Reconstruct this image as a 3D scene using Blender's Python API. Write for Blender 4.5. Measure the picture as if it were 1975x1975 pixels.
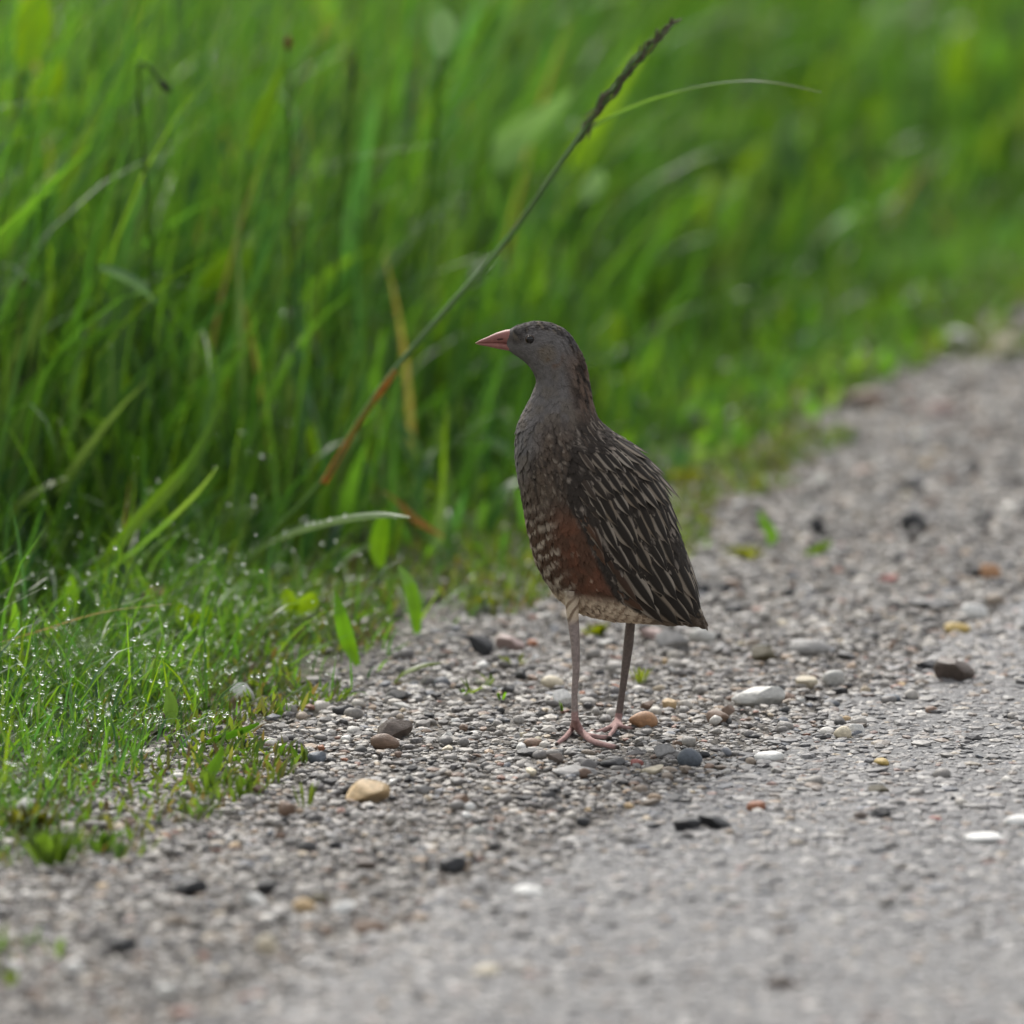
import bpy, bmesh, math, random
import numpy as np
from mathutils import Vector, Matrix
for o in list(bpy.data.objects): bpy.data.objects.remove(o)
SC = bpy.context.scene
COL = SC.collection
rng = np.random.default_rng(7); random.seed(7)
R = math.radians

# ------------------------------------------------------------------ camera
PITCH = R(9.0); DIST = 8.0; SPX = 1975.0; PXM = 3200.0      # photo pixels per metre at the bird
FWD = np.array([0, math.cos(PITCH), -math.sin(PITCH)]); UP = np.array([0, math.sin(PITCH), math.cos(PITCH)]); RT = np.array([1.0, 0, 0])
CAM = -DIST*FWD - (1150-987.5)/PXM*RT + (1420-987.5)/PXM*UP
cd = bpy.data.cameras.new('camera'); cam = bpy.data.objects.new('camera', cd); COL.objects.link(cam)
cam.location = CAM; cam.rotation_euler = (math.pi/2-PITCH, 0, 0)
cd.sensor_width = 36; cd.lens = 36*DIST/(SPX/PXM); cd.clip_start = .1; cd.clip_end = 2000
cd.dof.use_dof = True; cd.dof.focus_distance = DIST-.02; cd.dof.aperture_fstop = 5.6
SC.camera = cam

# ------------------------------------------------------------------ sky, sun, exposure
SUN_EL, SUN_AZ = R(47), R(-20)                # azimuth from +y (behind the bird), a little to the left
w = bpy.data.worlds.new('World'); SC.world = w; w.use_nodes = True
nt = w.node_tree; bg = nt.nodes['Background']
sky = nt.nodes.new('ShaderNodeTexSky'); sky.sky_type = 'NISHITA'; sky.sun_disc = False
sky.sun_elevation = SUN_EL; sky.sun_rotation = SUN_AZ; sky.dust_density = 4; sky.air_density = 1.4; sky.ozone_density = 1
hs = nt.nodes.new('ShaderNodeHueSaturation'); hs.inputs['Saturation'].default_value = .2   # overcast: a whiter sky
nt.links.new(sky.outputs[0], hs.inputs['Color']); nt.links.new(hs.outputs[0], bg.inputs[0]); bg.inputs[1].default_value = .13
sd = bpy.data.lights.new('sun', 'SUN'); sd.energy = 1.2; sd.angle = R(13); sd.color = (1, .95, .87)
sun = bpy.data.objects.new('sun', sd); COL.objects.link(sun)
sdir = Vector((math.sin(SUN_AZ)*math.cos(SUN_EL), math.cos(SUN_AZ)*math.cos(SUN_EL), math.sin(SUN_EL)))
sun.rotation_euler = sdir.to_track_quat('Z', 'Y').to_euler(); sun.location = (0, 0, 5)
SC.view_settings.view_transform = 'Standard'; SC.view_settings.look = 'None'
SC.view_settings.exposure = 0.85; SC.view_settings.gamma = 1
SC.cycles.use_denoising = True
SC.cycles.max_bounces = 8; SC.cycles.transparent_max_bounces = 8
SC.cycles.sample_clamp_indirect = 6

# ------------------------------------------------------------------ helpers
def ray(px, py):
    return FWD + (px-987.5)/PXM/DIST*RT - (py-987.5)/PXM/DIST*UP
def gp(px, py, z=0.0):                      # where the line of sight meets the ground
    d = ray(px, py); return CAM + d*(z-CAM[2])/d[2]
def at(px, py, y):                          # where it meets the upright plane at depth y
    d = ray(px, py); return CAM + d*(y-CAM[1])/d[1]
def tag(o, label=None, cat=None, group=None, kind=None):
    if label: o['label'] = label
    if cat: o['category'] = cat
    if group: o['group'] = group
    if kind: o['kind'] = kind
    return o
def link(name, me, m=None, parent=None):
    o = bpy.data.objects.new(name, me); COL.objects.link(o)
    if m is not None and me is not None and not me.materials: me.materials.append(m)
    if parent: o.parent = parent
    return o
def empty(name, loc=(0, 0, 0)):
    o = bpy.data.objects.new(name, None); COL.objects.link(o); o.location = loc; o.empty_display_size = .02; return o
def fast_mesh(name, V, F, C=None, smooth=True, uv=None):
    V = np.asarray(V, np.float32).reshape(-1, 3); F = np.asarray(F, np.int32); n, k = F.shape
    me = bpy.data.meshes.new(name); me.vertices.add(len(V)); me.vertices.foreach_set('co', V.ravel())
    me.loops.add(n*k); me.loops.foreach_set('vertex_index', F.ravel()); me.polygons.add(n)
    me.polygons.foreach_set('loop_start', np.arange(0, n*k, k, dtype=np.int32))
    me.polygons.foreach_set('use_smooth', np.full(n, smooth, bool))
    if C is not None:
        a = me.color_attributes.new('Col', 'FLOAT_COLOR', 'POINT')
        c4 = np.ones((len(V), 4), np.float32); c4[:, :3] = np.asarray(C).reshape(-1, 3); a.data.foreach_set('color', c4.ravel())
    if uv is not None:
        l = me.uv_layers.new(name='UVMap'); l.data.foreach_set('uv', np.asarray(uv, np.float32)[F.ravel()].ravel())
    me.update(); me.validate(); return me
def vnoise(p, seed=0):                      # smooth value noise, any dimension 2 or 3
    p = np.asarray(p, float); i = np.floor(p).astype(np.int64); f = p-i; f = f*f*(3-2*f); d = p.shape[-1]; out = 0
    for c in range(2**d):
        b = np.array([(c >> k) & 1 for k in range(d)]); q = i+b
        h = q[..., 0]*374761393+q[..., 1]*668265263+(q[..., 2]*2147483647 if d > 2 else 0)+seed*974711
        h = (h ^ (h >> 13))*1274126177 & 0x7fffffff; h = (h ^ (h >> 16)) & 0xffff
        wt = np.prod(np.where(b == 1, f, 1-f), axis=-1); out = out+wt*h/65535.0
    return out
def sstep(a, b, x):
    t = np.clip((np.asarray(x, float)-a)/(b-a), 0, 1); return t*t*(3-2*t)
def lerp(a, b, t): return a+(b-a)*t

def mat(name, col=None, rough=.6, spec=.4, attr=None, objcol=False, translucent=0, tcol=None, bump=0, bscale=400, mott=0, mscale=200, rand=0, trans=0, ior=1.45):
    m = bpy.data.materials.new(name); m.use_nodes = True; N = m.node_tree.nodes; L = m.node_tree.links
    b = N['Principled BSDF']; out = N['Material Output']
    b.inputs['Roughness'].default_value = rough; b.inputs['Specular IOR Level'].default_value = spec; b.inputs['IOR'].default_value = ior
    b.inputs['Transmission Weight'].default_value = trans
    src = None
    if attr: n = N.new('ShaderNodeAttribute'); n.attribute_name = attr; src = n.outputs['Color']
    elif objcol: n = N.new('ShaderNodeObjectInfo'); src = n.outputs['Color']
    else: n = N.new('ShaderNodeRGB'); n.outputs[0].default_value = (*col, 1); src = n.outputs[0]
    tc = N.new('ShaderNodeTexCoord')
    if mott:
        nz = N.new('ShaderNodeTexNoise'); nz.inputs['Scale'].default_value = mscale; nz.inputs['Detail'].default_value = 5; nz.inputs['Roughness'].default_value = .65
        L.new(tc.outputs['Object'], nz.inputs['Vector'])
        mr = N.new('ShaderNodeMapRange'); mr.inputs[1].default_value = .25; mr.inputs[2].default_value = .75; mr.inputs[3].default_value = 1-mott; mr.inputs[4].default_value = 1+mott
        L.new(nz.outputs[0], mr.inputs[0])
        mx = N.new('ShaderNodeVectorMath'); mx.operation = 'SCALE'; L.new(src, mx.inputs[0]); L.new(mr.outputs[0], mx.inputs['Scale']); src = mx.outputs[0]
    L.new(src, b.inputs['Base Color'])
    if bump:
        nz = N.new('ShaderNodeTexNoise'); nz.inputs['Scale'].default_value = bscale; nz.inputs['Detail'].default_value = 4
        L.new(tc.outputs['Object'], nz.inputs['Vector'])
        bp = N.new('ShaderNodeBump'); bp.inputs['Strength'].default_value = bump; bp.inputs['Distance'].default_value = .001
        L.new(nz.outputs[0], bp.inputs['Height']); L.new(bp.outputs[0], b.inputs['Normal'])
    if translucent:
        tr = N.new('ShaderNodeBsdfTranslucent'); mx = N.new('ShaderNodeMixShader'); mx.inputs[0].default_value = translucent
        vm = N.new('ShaderNodeVectorMath'); vm.operation = 'MULTIPLY'; vm.inputs[1].default_value = tcol or (1.6, 1.5, .6)
        L.new(src, vm.inputs[0]); L.new(vm.outputs[0], tr.inputs[0]); L.new(b.outputs[0], mx.inputs[1]); L.new(tr.outputs[0], mx.inputs[2]); L.new(mx.outputs[0], out.inputs[0])
    return m
M = {}
M['leaf'] = mat('leaf', attr='Col', rough=.32, spec=.5, translucent=.55, tcol=(1.7, 1.75, .62), mott=.18, mscale=90)
M['stem'] = mat('grass_stem', attr='Col', rough=.45, spec=.35, mott=.2, mscale=150)
M['dry'] = mat('dry_grass', attr='Col', rough=.6, spec=.3, translucent=.25, tcol=(1.2, 1.1, .8), mott=.3, mscale=200)
M['gravel'] = mat('gravel', attr='Col', rough=.55, spec=.4, mott=.35, mscale=700, bump=.35, bscale=900)
M['stone'] = mat('stone', objcol=True, rough=.5, spec=.45, mott=.38, mscale=3.2, bump=.5, bscale=9)
M['water'] = mat('water', (1, 1, 1), rough=.0, spec=.5, trans=1, ior=1.33)

# ------------------------------------------------------------------ zones on the ground (world lines, found from the photograph)
def edge_fn(pts):
    W = np.array([gp(*p)[:2] for p in pts]); W = W[np.argsort(W[:, 1])]
    def f(y):
        y = np.asarray(y, float); x = np.interp(y, W[:, 1], W[:, 0])
        s1 = (W[-1, 0]-W[-2, 0])/(W[-1, 1]-W[-2, 1]); s0 = (W[-1, 0]-W[0, 0])/(W[-1, 1]-W[0, 1])
        x = np.where(y > W[-1, 1], W[-1, 0]+s0*(y-W[-1, 1]), x); return np.where(y < W[0, 1], W[0, 0]+s0*(y-W[0, 1]), x)
    return f
x_low = edge_fn([(-120, 1800), (0, 1700), (170, 1590), (330, 1500), (500, 1400), (700, 1342), (810, 1290), (960, 1205), (1240, 1000), (1380, 890), (1600, 790), (1975, 610)])
x_tall = edge_fn([(-150, 1330), (0, 1230), (200, 1170), (430, 1135), (700, 1090), (850, 1060), (1000, 985), (1290, 870), (1500, 770), (1750, 645), (1975, 520)])
x_road = edge_fn([(420, 1975), (900, 1730), (1300, 1560), (1600, 1400), (1975, 1180)])
def in_view(x, y, m=.12):
    h = .309*(8+y)/8+m; return np.abs(x-CAM[0]) < h

# ------------------------------------------------------------------ setting: ground, road, soil under the grass
def sheet(name, xs_left, xs_right, ys, z, m, kind='structure'):
    V = []; F = []
    for i, y in enumerate(ys): V += [(xs_left[i], y, z), (xs_right[i], y, z)]
    for i in range(len(ys)-1): F.append((2*i, 2*i+1, 2*i+3, 2*i+2))
    return tag(link(name, fast_mesh(name, V, F, smooth=False), m), kind=kind)
def ground_mat(name, c1, c2, c3, s1, s2, bump, rough=.8):
    m = bpy.data.materials.new(name); m.use_nodes = True; N = m.node_tree.nodes; L = m.node_tree.links; b = N['Principled BSDF']; b.inputs['Roughness'].default_value = rough
    b.inputs['Specular IOR Level'].default_value = .35
    tc = N.new('ShaderNodeTexCoord'); a = N.new('ShaderNodeTexNoise'); a.inputs['Scale'].default_value = s1; a.inputs['Detail'].default_value = 8; a.inputs['Roughness'].default_value = .7
    v = N.new('ShaderNodeTexVoronoi'); v.inputs['Scale'].default_value = s2
    L.new(tc.outputs['Object'], a.inputs[0]); L.new(tc.outputs['Object'], v.inputs[0])
    r = N.new('ShaderNodeValToRGB'); r.color_ramp.elements[0].position = .35; r.color_ramp.elements[0].color = (*c1, 1); r.color_ramp.elements[1].position = .65; r.color_ramp.elements[1].color = (*c2, 1)
    L.new(a.outputs[0], r.inputs[0])
    mx = N.new('ShaderNodeMix'); mx.data_type = 'RGBA'; mx.inputs[7].default_value = (*c3, 1); L.new(r.outputs[0], mx.inputs[6])
    mr = N.new('ShaderNodeMapRange'); mr.inputs[1].default_value = .6; mr.inputs[2].default_value = .95; sx = N.new('ShaderNodeSeparateColor'); L.new(v.outputs['Color'], sx.inputs[0]); L.new(sx.outputs[0], mr.inputs[0]); L.new(mr.outputs[0], mx.inputs[0])
    L.new(mx.outputs[2], b.inputs['Base Color'])
    bp = N.new('ShaderNodeBump'); bp.inputs['Strength'].default_value = bump; bp.inputs['Distance'].default_value = .003; L.new(v.outputs['Distance'], bp.inputs['Height']); bp.invert = True; L.new(bp.outputs[0], b.inputs['Normal'])
    return m
S = 400
tag(link('ground', fast_mesh('ground', [(-S, -S, -.004), (S, -S, -.004), (S, S, -.004), (-S, S, -.004)], [(0, 1, 2, 3)], smooth=False),
    ground_mat('sandy_ground', (.10, .09, .08), (.2, .185, .165), (.27, .25, .23), 60, 260, .8)), kind='structure')
ys = np.concatenate([np.arange(-8, -1.6, .8), np.arange(-1.6, 4, .06), np.arange(4, 60, 2)])
jit = (vnoise(np.stack([ys*9, ys*0], -1), 3)-.5)*.05*(np.abs(ys) < 4.2)
sheet('road', x_road(ys)+jit, x_road(ys)+5.2, ys, .001, ground_mat('worn_asphalt', (.094, .093, .093), (.15, .148, .148), (.2, .197, .197), 35, 330, .6, .7))
sheet('meadow_soil', x_low(ys)-30, x_low(ys)-.06+jit, ys, 0.0, ground_mat('dark_soil', (.03, .026, .016), (.07, .06, .03), (.05, .07, .02), 30, 120, .8))

# ------------------------------------------------------------------ loose stones: the fine gravel and the grit bound in the road
PAL = np.array([(.40, .38, .35), (.31, .295, .275), (.23, .22, .21), (.16, .152, .148), (.085, .082, .08), (.05, .05, .052), (.54, .51, .46), (.62, .60, .56), (.30, .25, .2), (.36, .27, .19), (.22, .15, .11), (.30, .17, .13), (.17, .18, .2), (.43, .36, .26)])
PW = np.array([16, 22, 22, 14, 7, 3, 7, 3, 7, 2.5, 3, 1.2, 4, 2]); PW = PW/PW.sum(); PAL = PAL*np.array([.84, .825, .815])
def ico(sub):
    bm = bmesh.new(); bmesh.ops.create_icosphere(bm, subdivisions=sub+1, radius=1)
    V = np.array([v.co[:] for v in bm.verts]); F = np.array([[v.index for v in f.verts] for f in bm.faces]); bm.free(); return V, F
def pebble_shape(sub, seed, rough=.28, facets=4):
    V, F = ico(sub); r = np.random.default_rng(seed)
    V = V*(1+rough*(vnoise(V*1.1+seed*7.3, seed)-.5))[:, None]
    for _ in range(facets):                       # knocked-off faces
        n = r.normal(size=3); n /= np.linalg.norm(n); d = r.uniform(.62, .88) if facets < 8 else r.uniform(.42, .72); h = V@n; V = V-np.outer(np.clip(h-d, 0, None)*.9, n)
    return V/np.abs(V).max(0), F
def stones_mesh(name, P, size, flat, cols, sub, nvar=24, smooth=True):
    shapes = [pebble_shape(sub, 100+i, .7 if sub == 0 else .4, 3 if sub == 0 else 5) for i in range(nvar)]; F0 = shapes[0][1]; SV = np.stack([s[0] for s in shapes])
    n = len(P); base = SV[rng.integers(0, nvar, n)].copy()
    sc = np.stack([size*rng.uniform(.85, 1.3, n), size*rng.uniform(.65, 1.0, n), size*flat], -1)
    base *= sc[:, None, :]
    a = rng.uniform(0, 6.283, n); t = rng.normal(0, .16, n); ca, sa, ct, st = np.cos(a), np.sin(a), np.cos(t), np.sin(t)
    x, y, z = base[..., 0], base[..., 1], base[..., 2]
    y, z = y*ct[:, None]-z*st[:, None], y*st[:, None]+z*ct[:, None]
    x, y = x*ca[:, None]-y*sa[:, None], x*sa[:, None]+y*ca[:, None]
    V = np.stack([x, y, z], -1)+P[:, None, :]
    C = np.repeat(cols[:, None, :], base.shape[1], 1); nv = base.shape[1]
    F = (F0[None]+(np.arange(n)*nv)[:, None, None]).reshape(-1, 3)
    return fast_mesh(name, V.reshape(-1, 3), F, C.reshape(-1, 3), smooth=smooth)
def pick_cols(n, dark=1.0):
    c = PAL[rng.choice(len(PAL), n, p=PW)]*rng.uniform(.8, 1.2, (n, 1))*dark; return c
def scatter(n, x0, x1, y0, y1): return rng.uniform(x0, x1, n), rng.uniform(y0, y1, n)
# fine verge gravel
x, y = scatter(370000, -.62, .75, -1.9, 3.4)
xr = x_road(y)+(vnoise(np.stack([x*9, y*5], -1), 5)-.5)*.2+(vnoise(np.stack([x*40, y*20], -1), 6)-.5)*.12
keep = in_view(x, y, .08) & (x > x_low(y)-.015-rng.exponential(.03, len(x))) & (x < xr+rng.exponential(.05, len(x))) & (rng.random(len(x)) < np.where(y > 1.3, .45, 1))
x, y = x[keep], y[keep]; n = len(x)
size = np.clip(rng.lognormal(math.log(.0018), .48, n), .0008, .0046)
size = np.where(y > 1.3, size*1.25, size)
flat = rng.uniform(.32, .62, n); P = np.stack([x, y, size*flat*rng.uniform(-.2, .75, n)], -1)
tag(link('gravel', stones_mesh('gravel', P, size, flat, pick_cols(n), 0, smooth=False), M['gravel']), 'loose grey mixed gravel covering the verge beside the grass', 'gravel', kind='stuff')
print('gravel', n)
def rounded(n, x, y, s0, s1): return rng.uniform(s0, s1, n)
# rounder pebbles a little larger, still too many to count
x, y = scatter(8500, -.6, .75, -1.9, 3.2)
keep = in_view(x, y, .05) & (x > x_low(y)-.03) & ((x < x_road(y)+.03) | (rng.random(len(x)) < .25))
x, y = x[keep], y[keep]; n = len(x); size = np.clip(rng.lognormal(math.log(.0038), .25, n), .0025, .0058); flat = rng.uniform(.45, .8, n)
tag(link('pebbles', stones_mesh('pebbles', np.stack([x, y, size*flat*rng.uniform(.3, .9, n)], -1), size, flat, pick_cols(n), 1), M['gravel']), 'small rounded pebbles strewn through the grey verge gravel', 'pebbles', kind='stuff')
print('pebbles', n)
# grit bound in the road surface
x, y = scatter(155000, -.45, .95, -2.1, 1.9)
keep = in_view(x, y, .06) & (x > x_road(y)-.02)
x, y = x[keep], y[keep]; n = len(x); size = np.clip(rng.lognormal(math.log(.0024), .45, n), .001, .0062); flat = rng.uniform(.3, .45, n)
c = lerp(pick_cols(n), np.array([.2, .197, .197]), .34)*np.array([.93, .94, .96])
tag(link('road_grit', stones_mesh('road_grit', np.stack([x, y, .001+size*flat*rng.uniform(-.35, .35, n)], -1), size, flat, c, 0, smooth=False), M['gravel']), 'fine grey grit set in the worn road surface', 'grit', kind='stuff')
print('grit', n)

# ------------------------------------------------------------------ single stones
SHAPES = {}
for k in range(9):
    V, F = pebble_shape(2, 500+k, .35, 3 if k < 5 else 9)
    SHAPES[k] = fast_mesh('stone_shape', V, F, smooth=True)
    if k >= 5: SHAPES[k].set_sharp_from_angle(angle=R(28))
    SHAPES[k].materials.append(M['stone'])
CO = dict(white=(.66, .65, .62), pale=(.46, .45, .42), grey=(.27, .26, .25), dark=(.07, .068, .068), black=(.032, .032, .034), blue=(.10, .115, .135), tan=(.50, .36, .2), cream=(.58, .51, .38), brown=(.17, .11, .075),
          rust=(.3, .12, .06), red=(.34, .13, .11), olive=(.10, .085, .05), pink=(.36, .265, .24), yellow=(.42, .30, .09), orange=(.42, .23, .12), umber=(.11, .085, .07))
taken = []; ANCH = []
def stone(name, px, py, wpx, hpx, col, label, group=None, ang=False, rot=None, sink=.26):
    if group is None: wpx, hpx = wpx*1.06, hpx*1.08
    g = gp(px, py+hpx*.42); k = (8+g[1])/8/PXM; wx = wpx*k*.5; hz = hpx*k*.5*1.02; dy = max(wx*random.uniform(.6, .85), hz*.7)
    o = link(name, SHAPES[random.choice([5, 6, 7, 8]) if ang or random.random() < .3 else random.choice([0, 1, 2, 3, 4])])
    r = rot if rot is not None else random.choice([0, math.pi])+random.uniform(-.35, .35)
    o.scale = (wx, dy, hz); o.rotation_euler = (random.uniform(-.12, .12), random.uniform(-.12, .12), r)
    o.location = (g[0], g[1]+dy*.6, hz*(1-sink)); c = np.array(CO[col])*random.uniform(.9, 1.1); o.color = (*c, 1)
    taken.append((g[0], g[1]+dy*.6, wx)); ANCH.append((o, col, group)); tag(o, label, 'stone', group); return o
for a in [
 ('boulder_stone', 1462, 1342, 104, 46, 'pale', 'large smooth pale grey stone with a dark chip against its end', False),
 ('rough_stone', 1842, 1290, 78, 58, 'umber', 'big rough dark brown stone by the road edge, leaning on a black chip', True),
 ('chip_stone', 1790, 1283, 44, 24, 'black', 'black chip tucked against the big rough brown stone', True),
 ('clod_stone', 1476, 1262, 52, 34, 'olive', 'lumpy olive brown clod behind the large pale stone', True),
 ('block_stone', 922, 1243, 58, 46, 'black', 'squarish blue-black stone at the foot of the grass in front of the bird', True),
 ('pebble', 1066, 1316, 44, 24, 'cream', 'smooth cream pebble just behind the bird\'s pale leg', False),
 ('pebble', 1086, 1347, 38, 36, 'white', 'rounded white pebble touching the bird\'s pale leg', False),
 ('pebble', 1241, 1390, 56, 34, 'orange', 'orange translucent pebble right behind the bird\'s far foot', False),
 ('pebble', 1331, 1463, 48, 38, 'blue', 'dark slate blue pebble between the bird and the big grey stones', False),
 ('chip_stone', 1285, 1450, 44, 30, 'grey', 'dull grey chip beside the slate blue pebble', True),
 ('chip_stone', 1320, 1591, 62, 32, 'black', 'black flat stone, the smaller of a touching pair on the road edge', True),
 ('chip_stone', 1378, 1585, 68, 36, 'black', 'black humped stone, the larger of a touching pair on the road edge', True),
 ('pebble', 1384, 1386, 48, 27, 'brown', 'reddish brown pebble below the large pale stone', False),
 ('pebble', 1551, 1316, 50, 24, 'cream', 'long cream pebble beside a white one, right of the large pale stone', False),
 ('pebble', 1608, 1309, 44, 32, 'pale', 'whitish domed pebble beside the long cream one', False),
 ('pebble', 1625, 1415, 34, 28, 'cream', 'round cream pebble of a pair, front one', False),
 ('pebble', 1652, 1410, 32, 28, 'white', 'round white pebble of a pair, half behind the cream one', False),
 ('pebble', 1718, 1348, 40, 18, 'blue', 'flat dark blue pebble in front of the rough brown stone', False),
 ('pebble', 1484, 1462, 60, 22, 'white', 'flat white slab pebble with grey streaks near the road edge', False),
 ('pebble', 1701, 1471, 30, 18, 'yellow', 'small ochre pebble on the road edge', False),
 ('pebble', 1696, 1524, 42, 20, 'olive', 'flat olive brown pebble lying on the road', False),
 ('pebble', 1459, 1557, 38, 22, 'rust', 'rusty red pebble above the black touching pair', False),
 ('chip_stone', 1697, 1570, 40, 26, 'black', 'small black lump on the road beside a brown bit', True),
 ('pebble', 1660, 1574, 32, 18, 'umber', 'brown bit on the road touching a small black lump', False),
 ('pebble', 1804, 1579, 26, 13, 'red', 'tiny brick red pebble alone on the road', False),
 ('pebble', 1020, 1722, 62, 24, 'white', 'bright white flat pebble at the blurred front of the verge', False),
 ('pebble', 1504, 1897, 52, 26, 'umber', 'dark brown pebble alone on the blurred front of the road', False),
 ('pebble', 939, 1874, 54, 22, 'cream', 'beige flat pebble on the blurred front of the road', False),
 ('pebble', 1846, 1212, 50, 24, 'yellow', 'ochre yellow pebble with a dark bit beside it, far verge', False),
 ('pebble', 1901, 1618, 78, 22, 'white', 'long white flat stone at the road\'s right side', False),
 ('pebble', 1968, 1586, 60, 24, 'white', 'white flat stone behind the long white one on the road', False),
 ('chip_stone', 1014, 1540, 46, 16, 'black', 'thin black chip lying level below the bird', True),
 ('chip_stone', 1060, 1536, 36, 20, 'dark', 'dark chip right next to the thin black one below the bird', True),
 ('chip_stone', 1309, 1543, 46, 14, 'black', 'thin black sliver above the black touching pair', True),
 ('pebble', 1262, 1485, 54, 20, 'cream', 'flat cream and orange pebble below the slate blue one', False),
 ('chip_stone', 1187, 1473, 58, 17, 'black', 'black flat stone in front of the bird\'s claws', True),
 ('pebble', 1228, 1472, 26, 15, 'red', 'small red pebble at the end of the black flat stone', False),
 ('chip_stone', 1014, 1453, 50, 18, 'dark', 'dark flat chip ahead of the bird\'s near foot', True),
 ('chip_stone', 1067, 1462, 38, 24, 'umber', 'brownish pointed chip under the bird\'s near foot', True),
 ('chip_stone', 1108, 1489, 84, 20, 'grey', 'long grey slab below the bird\'s near foot', True),
 ('block_stone', 708, 1528, 88, 46, 'tan', 'tan squared-off stone like a small brick, lying slanted', True),
 ('pebble', 741, 1432, 58, 32, 'brown', 'round reddish brown pebble in front of a dark angular stone', False),
 ('block_stone', 760, 1407, 68, 40, 'umber', 'dark angular stone behind the round reddish brown pebble', True),
 ('quartz_chip', 468, 1338, 46, 44, 'white', 'bright white chip standing in the wet short grass', True),
 ('chip_stone', 368, 1710, 62, 42, 'black', 'black wedge-shaped stone on the blurred front of the verge', True),
 ('chip_stone', 512, 1712, 50, 32, 'black', 'black stone behind a white pebble at the blurred front', True),
 ('pebble', 482, 1735, 62, 34, 'white', 'white oval pebble in front of a black stone, blurred front', False),
 ('pebble', 585, 1747, 44, 28, 'tan', 'pale orange pebble beside a dark olive one, blurred front', False),
 ('pebble', 615, 1734, 38, 22, 'olive', 'dark olive pebble beside the pale orange one, blurred front', False),
 ('pebble', 717, 1790, 70, 32, 'brown', 'long reddish brown pebble at the blurred front', False),
 ('pebble', 512, 1824, 44, 40, 'cream', 'yellowish round pebble at the blurred front', False),
 ('chip_stone', 242, 1823, 64, 32, 'black', 'long black chip at the blurred front beside young sprigs', True),
 ('pebble', 140, 1869, 38, 34, 'white', 'round white pebble at the blurred front near the grass', False),
 ('chip_stone', 699, 1669, 54, 24, 'umber', 'brown wedge below the tan squared-off stone', True),
 ('chip_stone', 876, 1669, 62, 34, 'black', 'black double-humped stone on the front verge', True),
 ('pebble', 47, 1562, 52, 42, 'pale', 'pale round stone half sunk in grass at the verge corner', False),
 ('pebble', 592, 1634, 38, 24, 'dark', 'dark round pebble left of the brown wedge', False),
 ('chip_stone', 666, 1371, 48, 22, 'black', 'black flat stone where the grass meets the gravel', True),
 ('chip_stone', 764, 1343, 50, 24, 'dark', 'dark stone at the grass edge behind two white pebbles', True),
 ('pebble', 766, 1362, 46, 18, 'pale', 'whitish flat pebble in front of the dark stone at the grass edge', False),
 ('pebble', 615, 1462, 42, 24, 'blue', 'blue-grey pebble among sparse sprigs', False),
 ('chip_stone', 638, 1508, 42, 20, 'dark', 'dark chip beside the tan squared-off stone', True),
 ('pebble', 552, 1562, 36, 30, 'brown', 'brown round pebble under the small sprigs', False),
 ('chip_stone', 885, 1543, 38, 34, 'brown', 'brown chip with a white pebble at its foot', True),
 ('pebble', 905, 1557, 26, 18, 'white', 'white pebble at the foot of the brown chip', False),
 ('pebble', 1760, 1009, 54, 48, 'black', 'black lump alone on the far blurred road edge', False),
 ('chip_stone', 1764, 933, 58, 30, 'dark', 'dark flat stone on the far blurred road edge', True),
 ('pebble', 1879, 1182, 52, 32, 'white', 'bright white pebble on the far verge beside a dark flat slab', False),
 ('chip_stone', 1794, 1166, 96, 22, 'black', 'long dark flat slab on the far verge', True),
 ('pebble', 1717, 1117, 44, 20, 'red', 'pinkish red flat pebble on the far verge', False),
 ('pebble', 1910, 1104, 42, 30, 'orange', 'pale orange pebble on the far verge', False),
 ('pebble', 1855, 655, 56, 54, 'pale', 'pale stone on the far blurred verge by the grass', False),
 ('pebble', 1938, 668, 56, 44, 'cream', 'cream stone on the far blurred verge by the grass', False),
 ('pebble', 1820, 790, 60, 36, 'pink', 'pinkish pale stone on the far blurred verge', False),
 ('pebble', 1670, 770, 80, 34, 'brown', 'brown stone where grass thins on the far verge', False),
 ('chip_stone', 1578, 1015, 30, 34, 'black', 'small black stone standing on the far verge', True),
 ('chip_stone', 1358, 1137, 34, 26, 'black', 'black stone just behind the bird\'s tail', True),
 ('chip_stone', 1626, 1064, 46, 16, 'black', 'thin black stone on the far verge past the moss', True),
 ('pebble', 1298, 1237, 64, 40, 'grey', 'grey rounded stone under the bird\'s tail', False),
 ('pebble', 1250, 1222, 62, 26, 'pink', 'pink and white pebble behind the bird\'s dark leg', False),
 ('pebble', 1355, 1228, 50, 34, 'pale', 'pale stone below the bird\'s tail tip', False),
 ('pebble', 985, 1240, 56, 38, 'pink', 'pinkish pale stone beside the squarish blue-black one', False),
 ('pebble', 1560, 1252, 80, 34, 'grey', 'bluish grey stone beside the lumpy olive clod', False),
 ('pebble', 445, 1095, 0, 0, 'grey', '', False)][:-1]:
    stone(a[0], a[1], a[2], a[3], a[4], a[5], a[6], ang=a[7])
LBL = dict(white='small bright white pebble lying loose in the verge gravel', pale='small pale grey pebble lying loose in the verge gravel', grey='small mid-grey pebble lying loose in the verge gravel', dark='small dark grey chip lying loose in the verge gravel',
           black='small black chip lying loose in the verge gravel', cream='small cream pebble lying loose in the verge gravel', brown='small brown pebble lying loose in the verge gravel', rust='small rust-red pebble lying loose in the verge gravel', blue='small blue-grey pebble lying loose in the verge gravel', tan='small tan pebble lying loose in the verge gravel')
KN = list(LBL); KW = [12, 15, 14, 22, 19, 8, 7, 3, 6, 3]; cnt = 0
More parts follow.
